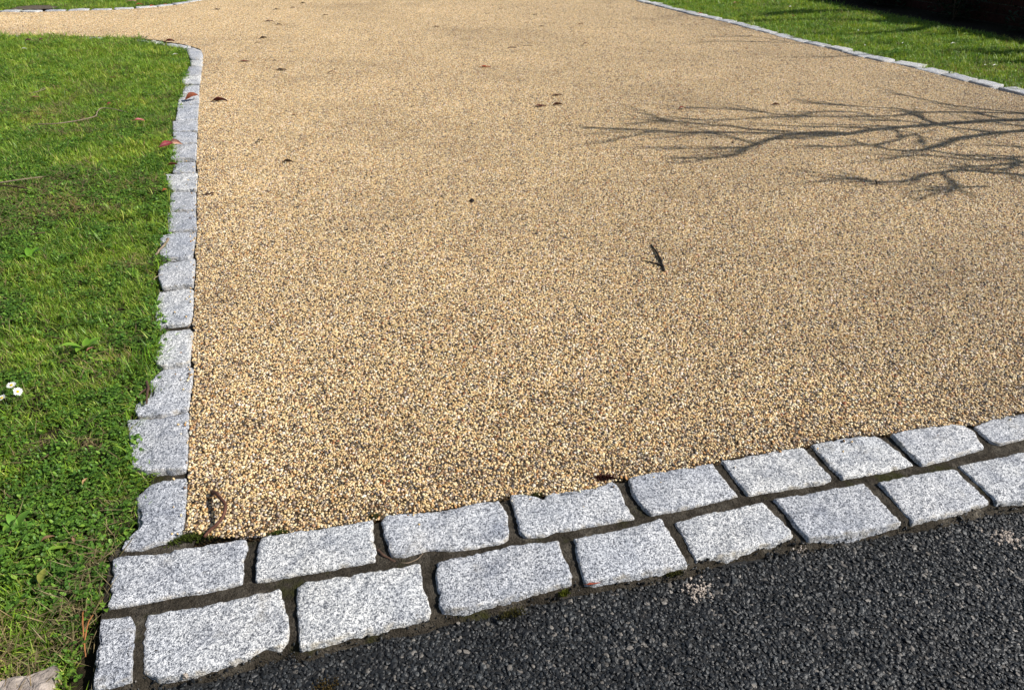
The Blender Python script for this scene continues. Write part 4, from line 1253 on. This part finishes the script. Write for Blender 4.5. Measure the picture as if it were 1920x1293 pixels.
# pale scuffed spots in the asphalt: crushed stone pressed into it
lump(1306,1108,46,.003,'pale crushed stone patch in the asphalt below the front kerb',M_CRUMB,'crushed_stone_patch','stone patch','pale patches in the asphalt',z=-.0150,seed=7,n=80,spread=.014,sharp=.3)
lump(1886,1008,46,.003,'pale crushed stone patch in the asphalt at the right photo edge',M_CRUMB,'crushed_stone_patch','stone patch','pale patches in the asphalt',z=-.0150,seed=8,n=80,spread=.015,sharp=.3)
lump(1501,1031,30,.004,'whitish mortar crumbs at the foot of the front kerb',M_CRUMB,'mortar_crumbs','crumbs',z=-.006,seed=9,n=14,spread=.008,sharp=.25)
lump(1650,892,16,.003,'pale mortar crumb in the joint between the two kerb courses',M_CRUMB,'mortar_crumbs','crumbs',z=-.004,seed=10,n=5,spread=.005,sharp=.25)
lump(348,1268,12,.006,'single tan pebble on the mortar below the front kerb',M_CRUMB,'pebble','pebble',z=-.004,seed=11)

# moss cushions
def moss(px, py, w, d, hgt, label, seed, col=(.055, .075, .012), z=0.0):
    rg = random.Random(seed)
    s = ppm(py); V, F, C = [], [], []
    n = int(260 * max(.4, w / 100))
    for _ in range(n):
        x = rg.gauss(0, w / s / 4); y = rg.gauss(0, d / 4)
        h = hgt * rg.uniform(.4, 1.1) * math.exp(-(x / (w / s / 2)) ** 2)
        k = rg.uniform(.5, 1.6)
        for _j in range(3):
            blade(V, F, C, (x, y + x * .2, 0), rg.uniform(0, 6.28), h, .0018, rg.uniform(.1, .9), .6, [c * k * .6 for c in col], [c * k for c in col], 2)
    o = mesh_obj('moss', V, F, M_MOSS, cols=C)
    o.location = G(px, py, z)
    return tag(o, label, 'moss', 'moss cushions in the kerb joints')
moss(352,1011,90,.022,.011,'green moss cushion under the curved stick at the kerb corner',1)
moss(521,1000,46,.014,.008,'small green moss cushion above the second stone of the front kerb',2)
moss(1006,930,44,.012,.008,'moss growing in the notch of a front kerb stone',3,(.06,.06,.015))
moss(1133,897,50,.014,.010,'dark reddish moss on the gravel against the front kerb',4,(.055,.018,.014))
moss(1059,1113,20,.010,.008,'little round olive moss cushion on the mortar by the road',5,(.075,.085,.008),-.006)
moss(962,1150,60,.016,.006,'brown green moss along the mortar below the third big kerb stone',6,(.05,.045,.012),-.006)
moss(700,968,24,.010,.006,'faint moss at a joint of the front kerb beside the gravel',7,(.07,.07,.02))
moss(1265,1075,44,.012,.006,'dark moss along the foot of the front kerb right of the orange leaf',8,(.05,.05,.012),-.006)
moss(1590,1006,40,.012,.006,'moss strip at the foot of the front kerb near the white crumbs',9,(.055,.045,.012),-.006)
moss(610,1290,60,.03,.005,'rusty moss stain on the asphalt at the bottom edge',10,(.075,.05,.015),-.013)

# daisies
def daisy(px, py, label, tilt=(0, 0), size=.0095, h=.035):
    e = empty('daisy', G(px, py, h) - Vector((0, 0, h + .015)), label, 'daisy', 'daisies in the left lawn')
    top = Vector((0, 0, h + .015))
    from mathutils import Euler
    Rm = Euler((tilt[0], tilt[1], 0)).to_matrix()
    for k in range(17):
        a = 6.283 * k / 17 + random.uniform(-.08, .08); L = size * random.uniform(.88, 1.08)
        V = []
        for t, w in ((.22, .0006), (.5, .0012), (.85, .0012), (1.0, .0005)):
            d = Vector((math.cos(a), math.sin(a), 0)); s = Vector((-d.y, d.x, 0))
            for q in (-1, 1): V.append(tuple(top + Rm @ (d * L * t + s * w * q + Vector((0, 0, .0016 * t * t + random.uniform(-.0003, .0003))))))
        F = [(2 * i, 2 * i + 1, 2 * i + 3, 2 * i + 2) for i in range(3)]
        mesh_obj('petal', V, F, M_PETAL, e, cols=[(.86, .86, .85)] * len(V))
    W, Fc = ICO2
    V = [tuple(top + Rm @ Vector((w[0] * size * .33, w[1] * size * .33, w[2] * size * .16 + .0008))) for w in W]
    mesh_obj('flower_centre', V, Fc, M_PETAL, e, smooth=True, cols=[(.72, .52, .02)] * len(V))
    V, F = tube_mesh([([Vector((.003, .002, 0)), Vector((.002, 0, h * .5)), top], [.0008] * 3)], 5)
    mesh_obj('stem', V, F, M_LEAF, e, cols=[(.09, .15, .03)] * len(V))
daisy(21, 722, 'white daisy facing up at the left photo edge, topmost of three', (.25, .05))
daisy(33, 734, 'white daisy tilted sideways, right of the three at the left edge', (.3, .75))
daisy(3, 746, 'white daisy cut by the left photo edge, lowest of three', (.2, -.2))

# broad-leaved weeds in the lawn
def weed(px, py, label, n, L, seed, col=(.20, .38, .04)):
    rg = random.Random(seed)
    e = empty('lawn_weed', G(px, py, -.015), label, 'weed', 'broad-leaved weeds in the left lawn')
    for k in range(n):
        a = 6.283 * k / n + rg.uniform(-.4, .4); ll = L * rg.uniform(.7, 1.15); kk = rg.uniform(.75, 1.2)
        V, F, C = [], [], []
        d = Vector((math.cos(a), math.sin(a), 0)); s = Vector((-d.y, d.x, 0))
        p = Vector((0, 0, .012)); th = rg.uniform(.55, 1.0)
        for i in range(7):
            t = i / 6; w = ll * .19 * math.sin(math.pi * min(1, .08 + t * .92)) + .0005
            for q in (-1, 0, 1):
                V.append(tuple(p + s * w * q + Vector((0, 0, abs(q) * w * .28)))); C.append([c * kk * (.85 if q == 0 else 1) for c in col])
            p = p + (d * math.sin(th) + Vector((0, 0, math.cos(th)))) * ll / 6; th += .16
        for i in range(6):
            for q in range(2): F.append((i * 3 + q, i * 3 + q + 1, i * 3 + q + 4, i * 3 + q + 3))
        mesh_obj('leaf', V, F, M_GRASS, e, smooth=True, cols=C)
weed(163, 664, 'bright broad-leaved weed in the left lawn beside the kerb tuft', 6, .055, 1)
weed(60, 492, 'broad-leaved weed with narrow bright leaves left of the lawn middle', 6, .048, 2, (.18, .38, .035))
weed(62, 368, 'flat broad-leaved weed below the twigs at the left edge', 5, .050, 3)
weed(205, 1150, 'small weed sprouting in the joint by the small kerb stone', 5, .020, 4)
weed(36, 1000, 'round-leaved weed in the clover at the lower left', 6, .035, 5, (.16, .34, .05))
weed(135, 1035, 'pale green round weed in the clover near the kerb corner', 6, .030, 6, (.26, .40, .05))

# the tall grass tuft hanging over the kerb
rr = random.Random(77)
V, F, C = [], [], []
for _ in range(130):
    a = rr.gauss(.15, .9)
    col = tuple(c * rr.uniform(.8, 1.2) for c in rr.choice(GREENS[:3]))
    if rr.random() < .1: col = (.34, .26, .12)
    blade(V, F, C, (rr.gauss(0, .018), rr.gauss(0, .030), 0), a, rr.uniform(.045, .085), .0024, rr.uniform(.25, .9), rr.uniform(.3, 1.1), col, tuple(c * 1.2 for c in col), 4)
o = mesh_obj('grass_tuft', V, F, M_GRASS, cols=C)
o.location = G(262, 700, -.02)
tag(o, 'tall tuft of grass hanging over the left kerb', 'grass tuft')

# the buff rock at the lower left corner
rock_pts = [(-60,1300),(0,1279),(55,1262),(75,1250),(112,1241),(100,1262),(92,1293),(60,1345),(-60,1350)]
P = G2(rock_pts, .012)
rim = outline(P, .012, .004, 401)
c = sum(rim, Vector()) / len(rim)
V, F = [], []
n = len(rim)
for k, (t, dz) in enumerate(((1.0, -.05), (1.0, -.004), (.93, .002), (.75, .006), (.5, .008), (.25, .009))):
    for p in rim:
        q = c + (p - c) * t
        V.append((q.x - c.x, q.y - c.y, dz + (0 if dz < -.02 else noise.noise(Vector((q.x * 22, q.y * 22, 4))) * .010 + abs(noise.noise(Vector((q.x * 60, q.y * 25, 9)))) * .005)))
    if k:
        for i in range(n): F.append(((k - 1) * n + i, (k - 1) * n + (i + 1) % n, k * n + (i + 1) % n, k * n + i))
V.append((0, 0, .010)); F += [(5 * n + i, 5 * n + (i + 1) % n, len(V) - 1) for i in range(n)]
if sum(rim[i].x * rim[(i + 1) % n].y - rim[(i + 1) % n].x * rim[i].y for i in range(n)) < 0: F = [tuple(reversed(f)) for f in F]
o = mesh_obj('rock', V, F, M_ROCK)
o.location = (c.x, c.y, .008)
tag(o, 'buff rock half buried in the grass at the lower left corner', 'rock')
